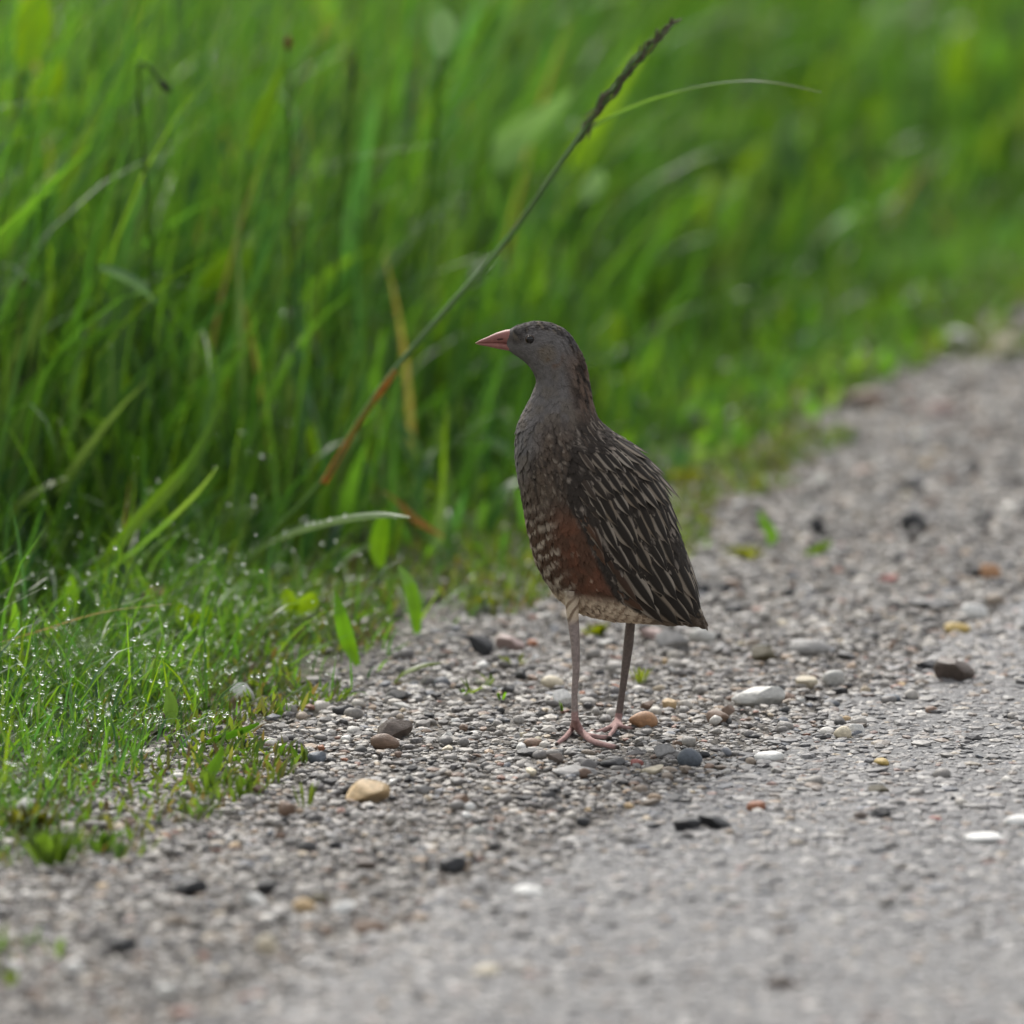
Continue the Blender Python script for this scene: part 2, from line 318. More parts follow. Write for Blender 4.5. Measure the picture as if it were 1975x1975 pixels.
for _ in range(9000):
    if cnt >= 215: break
    px, py = random.uniform(0, 1975), random.uniform(640, 1960)
    if random.random() < (0.55 if py > 1650 else .1): continue
    g = gp(px, py); road = g[0] > x_road(g[1])-.02
    if g[0] < x_low(g[1])+.02 or (road and random.random() < .8): continue
    s = random.choice([18, 20, 22, 25, 28, 31, 35, 40])*(.75 if road else 1)*(1.25 if py > 1700 else 1)
    r = s/2/PXM
    if any((g[0]-t[0])**2+(g[1]-t[1])**2 < (r+t[2])**2*1.1 for t in taken): continue
    if abs(px-1130) < 80 and 1370 < py < 1450: continue
    c = random.choices(KN, KW)[0]
    stone('pebble' if c not in ('dark', 'black') else 'chip_stone', px, py, s, s*random.uniform(.42, .75), c, LBL[c], LBL[c].replace('pebble', 'pebbles', 1).replace('chip', 'chips', 1), ang=random.random() < .75, rot=random.uniform(0, 6.28)); cnt += 1
import re
short = {}
for o, c_, gr in ANCH:
    if gr is None:
        w_ = re.split(r",| with | by | in | on | at | behind | beside | just | touching | right | between | below | of | half | lying | leaning | where | among | under | alone | tucked | standing | past | near | above | ahead ", o['label'])[0]
        short.setdefault(w_, []).append(o)
anch = {k: v[0] for k, v in short.items() if len(v) == 1 and 3 <= len(k.split()) <= 6}
cand = sorted(((o.location-a.location).length, k, c_, i) for i, (o, c_, gr) in enumerate(ANCH) if gr for k, a in anch.items())
usedk, usedi = set(), set()
for d_, k, c_, i in cand:
    if d_ > .25 or i in usedi or (k, c_) in usedk: continue
    o = ANCH[i][0]; usedk.add((k, c_)); usedi.add(i); o['label'] = ' '.join(LBL[c_].split()[:-6])+' closest to the '+k
print('single stones', len(taken), len(usedi))

# ------------------------------------------------------------------ grass
def blades(B, H, W, lean, a0, bend, seg, cols, face=None, tipc=1.05, prof=None):
    """ribbons: base points, lengths, widths, lean azimuth, start angle from upright, total bend, colour"""
    n = len(B); s = np.linspace(0, 1, seg+1); ang = a0[:, None]+bend[:, None]*s[None]**1.5
    ds = H[:, None]/seg; hx = np.concatenate([np.zeros((n, 1)), np.cumsum(np.sin((ang[:, 1:]+ang[:, :-1])/2)*ds, 1)], 1); hz = np.concatenate([np.zeros((n, 1)), np.cumsum(np.cos((ang[:, 1:]+ang[:, :-1])/2)*ds, 1)], 1)
    d = np.stack([np.cos(lean), np.sin(lean)], -1); f = lean+math.pi/2+(rng.normal(0, .7, n) if face is None else face); wv = np.stack([np.cos(f), np.sin(f), np.zeros(n)], -1)
    Cn = B[:, None, :]+np.concatenate([hx[..., None]*d[:, None, :], hz[..., None]], -1)
    pr = (1-s**2.2)*(.45+.55*np.minimum(s*4, 1)) if prof is None else prof(s)
    pr = np.maximum(pr, .03); tw = rng.normal(0, .5, n)
    wv2 = np.stack([-np.sin(f), np.cos(f), np.zeros(n)], -1)
    wd = wv[:, None, :]*np.cos(tw[:, None]*s)[..., None]+wv2[:, None, :]*np.sin(tw[:, None]*s)[..., None]
    off = wd*(W[:, None]*pr[None]*.5)[..., None]
    V = np.stack([Cn-off, Cn+off], 2)                         # n, seg+1, 2, 3
    C = cols[:, None, None, :]*np.array(lerp(1.1, tipc, s))[None, :, None, None]*np.ones((1, 1, 2, 1))
    i = np.arange(seg)*2; f0 = np.stack([i, i+1, i+3, i+2], -1); F = (f0[None]+(np.arange(n)*(seg+1)*2)[:, None, None]).reshape(-1, 4)
    return V.reshape(-1, 3), F, C.reshape(-1, 3), Cn
def green(n, warm=.3, xy=None):
    base = np.array([(.050, .125, .020), (.068, .155, .020), (.092, .180, .018), (.040, .108, .034), (.085, .135, .045), (.125, .205, .014)])
    c = base[rng.choice(6, n, p=[.26, .28, .17, .13, .1, .06])]*rng.uniform(.75, 1.25, (n, 1))*np.array([.76, .80, 1.12])
    if xy is not None: c = c*lerp(.7, 1.5, vnoise(np.stack([xy[0]*11, xy[1]*4], -1), 31))[:, None]
    return c
def lean_az(n, mu=.2, sg=1.0): return rng.normal(mu, sg, n)
# tall meadow grass
x, y = scatter(105000, -1.1, 1.6, -.9, 6)
de = x_tall(y)-x
d_y = np.clip(de/.32, 0, None)                               # rough distance behind the edge
keep = (de > 0) & (in_view(x, y, .45)) & (rng.random(len(x)) < np.where(de < .5, .5, np.where(de < .9, .3, .12)))
x, y, de = x[keep], y[keep], de[keep]; n = len(x); print('tall', n)
rs_ = sstep(-.1, .12, x); H = rng.uniform(.18, .52, n)*lerp(np.clip(.22+de*2.3, .22, 1.0), np.clip(.06+de*1.15, .06, .85), rs_)
Wd = rng.uniform(.0018, .0058, n)
V, F, C, CN = blades(np.stack([x, y, np.zeros(n)], -1), H, Wd, lean_az(n, .2, 1.7), np.abs(rng.normal(.1, .22, n)), np.abs(rng.normal(.5, .55, n)), 7, np.where((rng.random(n) < .022)[:, None], np.array([.24, .195, .085]), green(n, xy=(x, y))))
tag(link('meadow_grass', fast_mesh('meadow_grass', V, F, C), M['leaf']), 'tall lush green meadow grass beside the gravel verge', 'grass', kind='stuff')
tall_cn = CN
# broad herb leaves mixed through the grass
x, y = scatter(80000, -1.0, 1.5, -.6, 5); de = x_tall(y)-x
keep = (de > -.06) & (de < .8) & in_view(x, y, .25) & (rng.random(len(x)) < np.where((x > -.02) & (de < .3), .75, .36)); x, y, de = x[keep], y[keep], de[keep]; n = len(x); print('herb', n)
lp = lambda s: np.sin(np.pi*np.clip(s, 0, 1)**.8)**.9*.95+.05
V, F, C, CN = blades(np.stack([x, y, np.zeros(n)], -1), rng.uniform(.04, .30, n)*lerp(np.clip(.28+de*2.4, .25, 1.2), np.clip(.15+de*1.3, .12, .8), sstep(-.1, .12, x))*np.where(de < .1, .7, 1), rng.uniform(.006, .022, n)*np.where(de < .12, .55, 1), lean_az(n, 0, 1.6), np.abs(rng.normal(.2, .2, n)), np.abs(rng.normal(.7, .5, n)), 8, green(n, xy=(x, y))*np.array([1.2, 1.12, 1])*rng.choice([.75, .9, 1.1, 1.4], (n, 1)), prof=lp)
tag(link('herb_leaves', fast_mesh('herb_leaves', V, F, C), M['leaf']), 'broad green herb leaves growing through the meadow grass', 'herbs', kind='stuff')
# short wet turf along the edge
x, y = scatter(700000, -.9, 1.4, -1.9, 4); pch = vnoise(np.stack([x*14, y*7], -1), 11); dl = x_low(y)-x
pr = np.clip(dl/.09, 0, 1)*np.where(pch > .42, 1, .25)*lerp(1.0, np.where(y < .9, .16, .6), sstep(-.235, -.16, x+.10*(pch-.5)))
keep = (dl > 0) & (x > x_tall(y)-.22) & in_view(x, y, .12) & (rng.random(len(x)) < pr); x, y, dl = x[keep], y[keep], dl[keep]; n = len(x); print('turf', n)
H = rng.gamma(2.2, .013, n).clip(.008, .085)*np.clip(.5+dl*4, .5, 1.4); tc = green(n)*np.array([1.5, 1.35, 1.3])
V, F, C, CN = blades(np.stack([x, y, np.zeros(n)], -1), H, rng.uniform(.0009, .0026, n), lean_az(n, -.1, 1.5), np.abs(rng.normal(.5, .4, n)), np.abs(rng.normal(.9, .6, n)), 4, tc)
tag(link('short_turf', fast_mesh('short_turf', V, F, C), M['leaf']), 'short wet green turf hung with dew at the gravel edge', 'turf', kind='stuff'); low_cn = CN
# moss and tiny creeping leaves, dead bits in the thin edge
x, y = scatter(420000, -.6, 1.2, -1.7, 3.6); dl = x_low(y)-x
keep = (dl > -.07) & (dl < .32) & in_view(x, y, .06) & (vnoise(np.stack([x*18, y*8], -1), 21) > np.where(dl < 0, .62, np.where(dl > .05, .25, .4))) & (rng.random(len(x)) < np.where(x > -.24, 1.0, .35)); x, y = x[keep], y[keep]; n = len(x); print('moss', n)
mc = np.array([(.10, .135, .03), (.08, .125, .03), (.13, .13, .05), (.12, .085, .055), (.065, .13, .022)])[rng.choice(5, n, p=[.3, .3, .15, .1, .15])]*rng.uniform(.7, 1.2, (n, 1))
V, F, C, _ = blades(np.stack([x, y, np.zeros(n)], -1), rng.uniform(.004, .016, n), rng.uniform(.0015, .004, n), lean_az(n, 0, 2), np.abs(rng.normal(.5, .4, n)), np.abs(rng.normal(.6, .5, n)), 3, mc, prof=lp)
tag(link('moss', fast_mesh('moss', V, F, C), M['leaf']), 'yellow-green moss and creeping leaves between grass and gravel', 'moss', kind='stuff')
# dew
def drops_mesh(P, r):
    V0, F0 = ico(1); n = len(P); V = V0[None]*r[:, None, None]*np.array([1.1, 1.1, .9])+P[:, None, :]; F = (F0[None]+(np.arange(n)*len(V0))[:, None, None]).reshape(-1, 3)
    return fast_mesh('dew_drops', V.reshape(-1, 3), F)
q = low_cn[:, 4, :]; sel = (q[:, 0] < -.1) & in_view(q[:, 0], q[:, 1], 0) & (q[:, 1] < .5) & (q[:, 1] > -.6) & (q[:, 2] > .008); q = q[sel]; q = q[rng.choice(len(q), 1100, replace=False)]
q2 = tall_cn[:, 4, :]; sel = (x_tall(q2[:, 1])-q2[:, 0] < .2) & in_view(q2[:, 0], q2[:, 1], 0); q2 = q2[sel]; q2 = q2[rng.choice(len(q2), 130, replace=False)]
P = np.concatenate([q, q2]); r = np.concatenate([rng.uniform(.0006, .0014, len(q)), rng.uniform(.0008, .002, len(q2))])
tag(link('dew_drops', drops_mesh(P, r), M['water']), 'glinting dew drops hanging on the short wet grass', 'dew', kind='stuff')

# ------------------------------------------------------------------ single plants and leaves
def ribbon(name, pts, widths, col, m, parent=None, fold=.18, side=None, sub=6):
    """one leaf: centre line, widths, gently folded along its midrib"""
    pts = np.array(pts, float); n = len(pts); t = np.linspace(0, n-1, (n-1)*sub+1)
    def cr(a):
        i = np.clip(np.floor(t).astype(int), 0, n-2); f = (t-i); f = f.reshape(-1, *([1]*(a.ndim-1))); p0 = a[np.clip(i-1, 0, n-1)]; p1 = a[i]; p2 = a[i+1]; p3 = a[np.clip(i+2, 0, n-1)]
        return .5*(2*p1+(p2-p0)*f+(2*p0-5*p1+4*p2-p3)*f**2+(3*p1-p0-3*p2+p3)*f**3)
    P = cr(pts); Wd = np.maximum(cr(np.array(widths, float)), .0003); T = np.gradient(P, axis=0); T /= np.linalg.norm(T, axis=1)[:, None]
    sd_ = np.array(side if side is not None else (1, .3, 0), float); S_ = sd_-T*(T@sd_)[:, None]; S_ /= np.linalg.norm(S_, axis=1)[:, None]; Nn = np.cross(S_, T)
    rows = []
    for u in (-1, -.5, 0, .5, 1): rows.append(P+S_*(Wd*u*.5)[:, None]+Nn*(Wd*fold*(abs(u)-.5))[:, None])
    V = np.stack(rows, 1).reshape(-1, 3); k = len(P); F = [(i*5+j, i*5+j+1, i*5+j+6, i*5+j+5) for i in range(k-1) for j in range(4)]
    c = np.array(col, float); c = np.broadcast_to(c, (len(P), 3)) if c.ndim == 1 else np.array([c[min(int(i*len(c)/k), len(c)-1)] for i in range(k)])
    C = np.repeat(c[:, None, :], 5, 1)*np.array([1, .95, .82, .95, 1])[None, :, None]; C = C.reshape(-1, 3)
    return link(name, fast_mesh(name, V, F, C), m, parent)
def tube(name, pts, radii, col, m, parent=None, seg=7, sub=5):
    pts = np.array(pts, float); n = len(pts); t = np.linspace(0, n-1, (n-1)*sub+1); i = np.clip(np.floor(t).astype(int), 0, n-2); f = (t-i)[:, None]
    g = lambda a: .5*(2*a[i]+(a[i+1]-a[np.clip(i-1, 0, n-1)])*f+(2*a[np.clip(i-1, 0, n-1)]-5*a[i]+4*a[i+1]-a[np.clip(i+2, 0, n-1)])*f**2+(3*a[i]-a[np.clip(i-1, 0, n-1)]-3*a[i+1]+a[np.clip(i+2, 0, n-1)])*f**3)
    P = g(pts); rr = np.interp(t, np.arange(n), radii); T = np.gradient(P, axis=0); T /= np.linalg.norm(T, axis=1)[:, None]
    a = np.array([.3, 1, .2]); S1 = a-T*(T@a)[:, None]; S1 /= np.linalg.norm(S1, axis=1)[:, None]; S2 = np.cross(T, S1); k = len(P)
    an = np.linspace(0, 2*math.pi, seg, endpoint=False); V = P[:, None, :]+rr[:, None, None]*(np.cos(an)[None, :, None]*S1[:, None, :]+np.sin(an)[None, :, None]*S2[:, None, :])
    V = np.concatenate([V.reshape(-1, 3), P[:1], P[-1:]]); F = []
    for r_ in range(k-1):
        for j in range(seg): F.append((r_*seg+j, r_*seg+(j+1) % seg, (r_+1)*seg+(j+1) % seg, (r_+1)*seg+j))
    for j in range(seg): F.append((k*seg, (j+1) % seg, j, j)); F.append((k*seg+1, (k-1)*seg+j, (k-1)*seg+(j+1) % seg, (k-1)*seg+(j+1) % seg))
    me = bpy.data.meshes.new(name); me.from_pydata(V.tolist(), [], [tuple(dict.fromkeys(q_)) for q_ in F]); me.polygons.foreach_set('use_smooth', [True]*len(F))
    at_ = me.color_attributes.new('Col', 'FLOAT_COLOR', 'POINT'); c = np.array(col, float); at_.data.foreach_set('color', np.tile([*c, 1.0], len(V)))
    if m is None: return me
    return link(name, me, m, parent)
G1, G2, G3, G4 = (.06, .15, .012), (.10, .20, .012), (.16, .26, .015), (.05, .11, .03)
# the long leaning grass stem with its dark seed head
root = empty('seeding_grass_stem', gp(420, 1150)); base = np.array(root.location)
tag(root, 'long leaning grass stem with rusty lower sheath and dark seed head', 'grass stem')
def rel(p, o): return (np.array(p)-o).tolist()
st = [at(420, 1150, base[1]), at(530, 1025, .46), at(622, 930, .43), at(690, 815, .42), at(762, 712, .41), at(880, 575, .4), at(980, 460, .4), at(1075, 325, .36), at(1160, 205, .33), at(1230, 110, .31), at(1300, 46, .3)]
st = [rel(p, base) for p in st]
tube('stem', st, [.0022, .0021, .0020, .0019, .0018, .0018, .0017, .0016, .0014, .0012, .0006], (.085, .16, .045), M['stem'], root)
ribbon('dry_sheath', [np.array(p)+np.array([.0004, -.003, 0]) for p in st[2:5]], [.0052, .0040, .0046], [(.46, .17, .04), (.42, .17, .04), (.26, .2, .04), (.24, .21, .04), (.44, .19, .04), (.3, .2, .05)], M['dry'], root, fold=.4)
ribbon('lower_sheath', [np.array(p)+np.array([.0004, -.003, 0]) for p in st[0:3]], [.0060, .0052, .0046], [(.15, .22, .10), (.10, .18, .03), (.08, .16, .02)], M['leaf'], root, fold=.4)
sp0 = fast_mesh('spikelet', *[q_ for q_ in (lambda V, F: (V*np.array([.0014, .0014, .0055]), F))(*ico(1))], C=np.tile((.11, .10, .06), (42, 1))); sp0.materials.append(M['dry'])
for i in range(52):
    f = min(max((i+random.uniform(-.6, .6))/52, 0), 1); p = np.array(lerp(np.array(st[8]), np.array(st[10]), f)) if False else None
    t = 7.5+f*2.49; a = int(min(t, 9.99)); p = lerp(np.array(st[a]), np.array(st[min(a+1, 10)]), t-a); dr = Vector(np.array(st[10])-np.array(st[8])).normalized()
    o = link('spikelet', sp0, None, root); o.location = Vector(p)+Vector((random.uniform(-.0028, .0028), random.uniform(-.0025, .0025), random.uniform(-.002, .002)))
    o.rotation_euler = (dr+Vector((random.uniform(-.5, .5), random.uniform(-.5, .5), random.uniform(-.3, .3)))).to_track_quat('Z', 'X').to_euler(); o.scale = [random.uniform(.45, 1.2)*(.75 if f > .7 else 1)]*2+[random.uniform(.7, 1.4)]
def leafobj(name, px, label, cat, col, widths, depth, m='leaf', group=None, side=None, fold=.18):
    ys_ = depth if isinstance(depth, (list, tuple)) else [depth]*len(px)
    P = [at(a, b, yy) for (a, b), yy in zip(px, ys_)]; o = ribbon(name, P, [w_/PXM*1.0 for w_ in widths], col, M[m], fold=fold, side=side)
    b0 = P[0]
    if b0[2] > .012 and name != 'arching_blade':
        f0 = np.array([b0[0]-.15*b0[2], b0[1]+.05*b0[2], 0]); tube('stem', [b0, lerp(b0, f0, .35)+np.array([.02*b0[2], 0, 0]), lerp(b0, f0, .7), f0], [max(.0008, widths[0]/PXM*.35), .0012, .0013, .0014], (.07, .14, .02), M['leaf'], o)
    return tag(o, label, cat, group)
leafobj('arching_blade', [(1106, 283), (1165, 230), (1290, 180), (1450, 155), (1585, 178)], 'thin grass blade arching over from the leaning seed stem', 'grass blade', [(.06, .11, .03), (.07, .13, .04), (.04, .08, .02), (.10, .15, .04)], [8, 15, 16, 12, 4], [.37, .35, .33, .31, .3])
leafobj('wet_blade', [(440, 1125), (500, 1060), (560, 1028), (650, 1003), (730, 993), (790, 998)], 'bowed pale grass blade beaded with dew over the dark turf', 'grass blade', [(.12, .2, .08), (.18, .26, .14), (.16, .25, .12)], [10, 14, 19, 21, 17, 4], [.52, .42, .36, .3, .26, .24], side=(.2, .8, .6))
wb_ = bpy.data.objects['wet_blade']; dm_ = fast_mesh('dew_drop', *(lambda V, F: (V*.0011, F))(*ico(2))); dm_.materials.append(M['water'])
vv = [v.co.copy() for v in wb_.data.vertices]
for i in range(14):
    o = link('dew_drop', dm_, None, wb_); c0 = random.choice(vv[40:]); o.location = c0+Vector((0, -.0004, .0009)); o.scale = [random.uniform(.6, 1.6)]*3
leafobj('leaning_blade', [(70, 1160), (180, 1100), (260, 1010), (370, 890), (430, 770)], 'broad leaning grass blade rising from the dark base of the meadow', 'grass blade', [(.07, .14, .012), (.11, .2, .02), (.08, .17, .012)], [10, 20, 26, 24, 4], [.42, .42, .43, .45, .48])
leafobj('leaning_blade', [(130, 1150), (260, 1060), (370, 960), (420, 900)], 'narrow pale blade crossing in front of the broad leaning one', 'grass blade', [(.10, .19, .05), (.14, .22, .06)], [8, 13, 12, 3], [.4, .38, .36, .36])
leafobj('upright_leaf', [(690, 1283), (672, 1240), (658, 1190), (647, 1140)], 'upright pointed green leaf standing alone at the turf edge', 'leaf', [(.085, .18, .012), (.075, .17, .015), (.055, .13, .02)], [12, 30, 27, 3], [gp(690, 1283)[1]]*2+[gp(690, 1283)[1]-.01]*2, side=(1, .1, 0))
leafobj('upright_leaf', [(805, 1225), (800, 1180), (790, 1130), (768, 1090)], 'pointed green leaf with pale bluish tip near the squarish black stone', 'leaf', [(.085, .18, .015), (.08, .17, .02), (.09, .17, .07)], [12, 26, 27, 3], [gp(805, 1225)[1]]*4, side=(1, .1, 0))
leafobj('round_leaf', [(735, 1095), (730, 1060), (735, 1020), (742, 985)], 'bright yellow-green oval leaf below the dewy bowed blade', 'leaf', [(.10, .2, .01), (.085, .18, .01)], [14, 36, 34, 5], [.5]*4, side=(1, .1, 0))
leafobj('creeping_leaf', [(760, 1318), (780, 1296), (815, 1282), (850, 1278)], 'low yellow-green leaf lying at the gravel edge by the dark stones', 'leaf', [(.15, .21, .02), (.12, .17, .02)], [12, 28, 24, 4], [gp(760, 1318)[1]]*4, side=(.3, .9, .3))
leafobj('rusty_blade', [(735, 945), (765, 965), (800, 1000), (855, 1035)], 'short rust-orange dying blade tip in the grass before the bird', 'grass blade', [(.2, .16, .02), (.25, .14, .03), (.36, .15, .04)], [4, 8, 15, 4], [.6]*4, 'dry')
leafobj('dry_straw', [(-20, 1245), (80, 1215), (200, 1180), (330, 1165)], 'thin straw-coloured dry stalk lying across the wet turf', 'straw', (.42, .34, .18), [5, 6, 5, 3], [gp(0, 1330)[1]]*4, 'dry')
def seedling(px, py, s, lab, col):
    g = gp(px, py); root = empty('seedling', g); k = (8+g[1])/8/PXM*s; tag(root, lab, 'seedling')
    tube('stem', [(0, 0, 0), (0, 0, 20*k), (-2*k, 0, 42*k)], [3.5*k, 4*k, 4*k], col, M['leaf'], root)
    for (dx, dz, w_) in ((-14, 52, 30), (44, 44, 36)):
        ribbon('seed_leaf', [(-2*k, 0, 38*k), (dx*.4*k, -4*k, (38+dz*.3)*k), (dx*.85*k, -6*k, (38+dz*.75)*k), (dx*k, -6*k, (38+dz)*k)], [5*k, w_*k, w_*.85*k, 3*k], col, M['leaf'], root, side=(1, .2, -dx/60))
seedling(362, 1250, 1.0, 'yellow-green seedling with two unequal leaves beside the brown dead leaf', (.15, .25, .012))
seedling(566, 1222, 1.0, 'yellow-green seedling with two broad leaves rising from mossy edge', (.16, .25, .012))
# plantain stalks with dark heads
def stalk(name, px, y0, lab, headcol, hw=11, hl=40):
    P = [at(a, b, y0) for a, b in px]; P = [np.array([P[0][0], P[0][1], 0.0])]+P; root = empty(name, P[0]); o_ = np.array(P[0]); q_ = [rel(p, o_) for p in P]; tag(root, lab, 'flower stalk')
    tube('stem', q_, [.0012]*(len(q_)-1)+[.0008], (.05, .10, .02), M['leaf'], root)
    e = np.array(q_[-1]); d = e-np.array(q_[-2]); d /= np.linalg.norm(d)
    k = 1/PXM; tube('flower_head', [e-d*hl*.2*k, e+d*hl*.25*k, e+d*hl*.6*k, e+d*hl*k], [hw*.3*k, hw*.5*k, hw*.42*k, hw*.12*k], headcol, M['dry'], root)
stalk('drooping_flower_stalk', [(300, 900), (292, 500), (268, 160), (285, 130), (312, 160)], .62, 'drooping pale flower stalk with a black tip in the tall grass', (.02, .02, .018), 17, 28)
stalk('flower_stalk', [(575, 800), (560, 420), (556, 90)], .75, 'upright thin stalk topped by a tiny red-brown bud', (.16, .035, .02), 17, 24)
stalk('flower_stalk', [(640, 800), (655, 450), (680, 160)], .78, 'upright stalk topped by a dark narrow flower head', (.03, .035, .015), 14, 65)
# broad leaves, sky sheen painted into the pale ones; bright leaves out of focus
for px, y0, w_, c, lab in [
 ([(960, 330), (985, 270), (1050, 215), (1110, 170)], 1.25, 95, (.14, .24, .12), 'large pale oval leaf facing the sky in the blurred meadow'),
 ([(345, 830), (338, 780), (332, 740), (330, 715)], .75, 36, (.14, .22, .14), 'upright leaf with pale bluish painted sheen above the rusty sheath'),
 ([(850, 110), (852, 70), (850, 35), (846, 15)], .9, 60, (.12, .2, .13), 'leaf with painted pale bluish sheen high in the blurred grass'),
 ([(190, 515), (225, 525), (270, 550), (300, 585)], .6, 20, (.14, .24, .14), 'short bent blade with painted pale sheen in the tall grass'),
 ([(60, 215), (80, 180), (100, 150), (118, 110)], .95, 62, (.2, .33, .008), 'bright lime leaf lower of two beside a dark stalk'),
 ([(40, 130), (60, 70), (70, 20), (85, -30)], .95, 80, (.19, .32, .008), 'bright lime leaf upper of two beside a dark stalk'),
 ([(395, 580), (410, 545), (430, 510), (450, 480)], .85, 50, (.15, .27, .008), 'lime oval leaf in the middle of the tall grass'),
 ([(480, 290), (500, 240), (960, 130), (1000, 90)][:2]+[(520, 190), (545, 120)], .8, 36, (.11, .21, .01), 'green lance leaf leaning in the tall grass'),
 ([(1185, 690), (1183, 655), (1186, 625), (1190, 598)], 1.3, 36, (.2, .34, .01), 'bright lime leaf behind the bird\'s nape'),
 ([(1270, 890), (1285, 845), (1295, 815), (1300, 790)], 1.35, 34, (.2, .34, .01), 'bright lime leaf behind the bird\'s shoulder'),
 ([(1400, 740), (1395, 690), (1385, 640), (1375, 590)], 1.8, 48, (.15, .3, .012), 'bright green upright leaf in the blurred background grass'),
 ([(1620, 655), (1612, 620), (1605, 585), (1600, 545)], 2.3, 46, (.17, .32, .01), 'bright green leaf close above the far gravel'),
 ([(1690, 290), (1695, 250), (1692, 215), (1688, 180)], 2.3, 60, (.16, .29, .008), 'lime green oval leaf in the far blurred grass'),
 ([(1840, 190), (1842, 140), (1850, 90), (1862, 50)], 2.4, 66, (.17, .3, .012), 'lime green long leaf in the far blurred grass'),
 ([(1640, 350), (1650, 330), (1660, 310), (1670, 290)], 2.3, 54, (.2, .3, .2), 'leaf coloured with pale sky sheen beside the far lime oval one'),
 ([(1120, 390), (1135, 365), (1150, 345), (1160, 325)], 1.2, 52, (.17, .27, .17), 'leaf coloured with pale sky sheen behind the leaning seed stem'),
 ([(1465, 985), (1475, 1010), (1490, 1035), (1480, 1050)][::-1], gp(1480, 1052)[1], 22, (.14, .3, .015), 'single bright green leaf growing from the far gravel'),
 ([(1550, 1070), (1570, 1062), (1595, 1050), (1600, 1040)], gp(1550, 1072)[1], 18, (.12, .19, .02), 'small green leaf lying beside yellow moss on the gravel'),
 ([(325, 1400), (330, 1375), (328, 1350), (322, 1325)], gp(325, 1420)[1], 26, (.13, .22, .05), 'pale green oval leaf standing in the dewy turf'),
 ([(380, 1440), (420, 1425), (470, 1408), (500, 1395)], gp(380, 1440)[1], 15, (.07, .17, .012), 'dark green blade lying out over the gravel edge'),
 ([(400, 1510), (410, 1485), (420, 1465), (430, 1440)], gp(400, 1520)[1], 22, (.10, .2, .02), 'small upright green leaf on the front gravel'),
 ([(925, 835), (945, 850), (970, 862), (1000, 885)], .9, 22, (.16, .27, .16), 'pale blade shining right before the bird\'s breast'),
]:
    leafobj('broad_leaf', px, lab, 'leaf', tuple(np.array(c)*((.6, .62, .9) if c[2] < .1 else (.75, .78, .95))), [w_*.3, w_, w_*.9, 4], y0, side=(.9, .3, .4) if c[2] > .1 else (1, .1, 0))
# sprigs and moss cushions
def sprig(name, px, py, k_, nl, hgt, wid, col, lab, cat, group=None):
    g = gp(px, py); root = empty(name, g); tag(root, lab, cat, group); s = (8+g[1])/8/PXM
    for i in range(nl):
        a = random.uniform(0, 6.28); l = hgt*s*random.uniform(.6, 1.1); out = k_*s*random.uniform(.2, 1); c = np.array(col)*random.uniform(.75, 1.2)
        b = np.array([math.cos(a)*out*.4, math.sin(a)*out*.4, 0]); e = np.array([math.cos(a)*out, math.sin(a)*out*.8, l])
        ribbon('leaf', [b, lerp(b, e, .4)+np.array([0, 0, l*.15]), lerp(b, e, .8)+np.array([0, 0, l*.1]), e], [wid*s*.4, wid*s, wid*s*.8, .0004], c, M['leaf'], root, side=(-math.sin(a), math.cos(a), .2), sub=3)
SG = 'young green sprigs sprouting from the gravel'
for a in [('sprig', 400, 1535, 40, 12, 48, 9, (.09, .15, .025), 'fine-leaved green sprig patch on the front gravel, near the tan stone'),
          ('sprig', 470, 1545, 34, 10, 60, 8, (.09, .15, .025), 'fine sprig with taller shoots between two sprig patches'),
          ('sprig', 590, 1560, 30, 9, 55, 7, (.11, .15, .03), 'sparse reddish-based sprig touching the brown pebble'),
          ('sprig', 100, 1670, 95, 44, 70, 11, (.085, .145, .025), 'leafy bright clump at the blurred grass corner'),
          ('sprig', 195, 1645, 60, 24, 44, 11, (.07, .13, .025), 'small leafy clump beside the bright corner clump'),
          ('sprig', 235, 1660, 24, 5, 40, 16, (.09, .16, .05), 'small pale sprig by a black stone in the blurred front'),
          ('sprig', 110, 1845, 46, 6, 50, 12, (.12, .19, .05), 'faint green sprig on the blurred front gravel'),
          ('sprig', 20, 1900, 46, 6, 30, 12, (.13, .18, .04), 'low faded sprig at the very front of the verge'),
          ('sprig', 1085, 1375, 10, 4, 24, 6, (.13, .22, .02), 'tiny green shoot between pebbles near the bird\'s pale leg'),
          ('sprig', 966, 1350, 14, 5, 18, 9, (.12, .25, .015), 'tiny bright green shoot on dark chips ahead of the bird'),
          ('moss_cushion', 1150, 1228, 36, 26, 24, 9, (.15, .17, .012), 'yellow-green moss cushion between the bird\'s legs'),
          ('moss_cushion', 1235, 1318, 34, 14, 34, 6, (.14, .17, .035), 'thin mossy tuft behind the bird\'s dark leg'),
          ('moss_cushion', 940, 1178, 40, 26, 30, 10, (.15, .18, .015), 'moss cushion at the grass edge behind the black block'),
          ('moss_cushion', 1440, 1075, 60, 30, 24, 11, (.17, .18, .03), 'yellowish moss cushion on the far gravel'),
          ('moss_cushion', 60, 1610, 80, 40, 60, 14, (.10, .10, .02), 'brownish moss cushion at the turf corner'),
          ('moss_cushion', 1330, 935, 80, 34, 34, 13, (.17, .18, .04), 'pale moss cushion behind the bird\'s back'),
          ('moss_cushion', 995, 1285, 40, 8, 22, 7, (.14, .16, .05), 'faint mossy patch before the bird on the gravel')]:
    sprig(*a, a[0].replace('_', ' '))
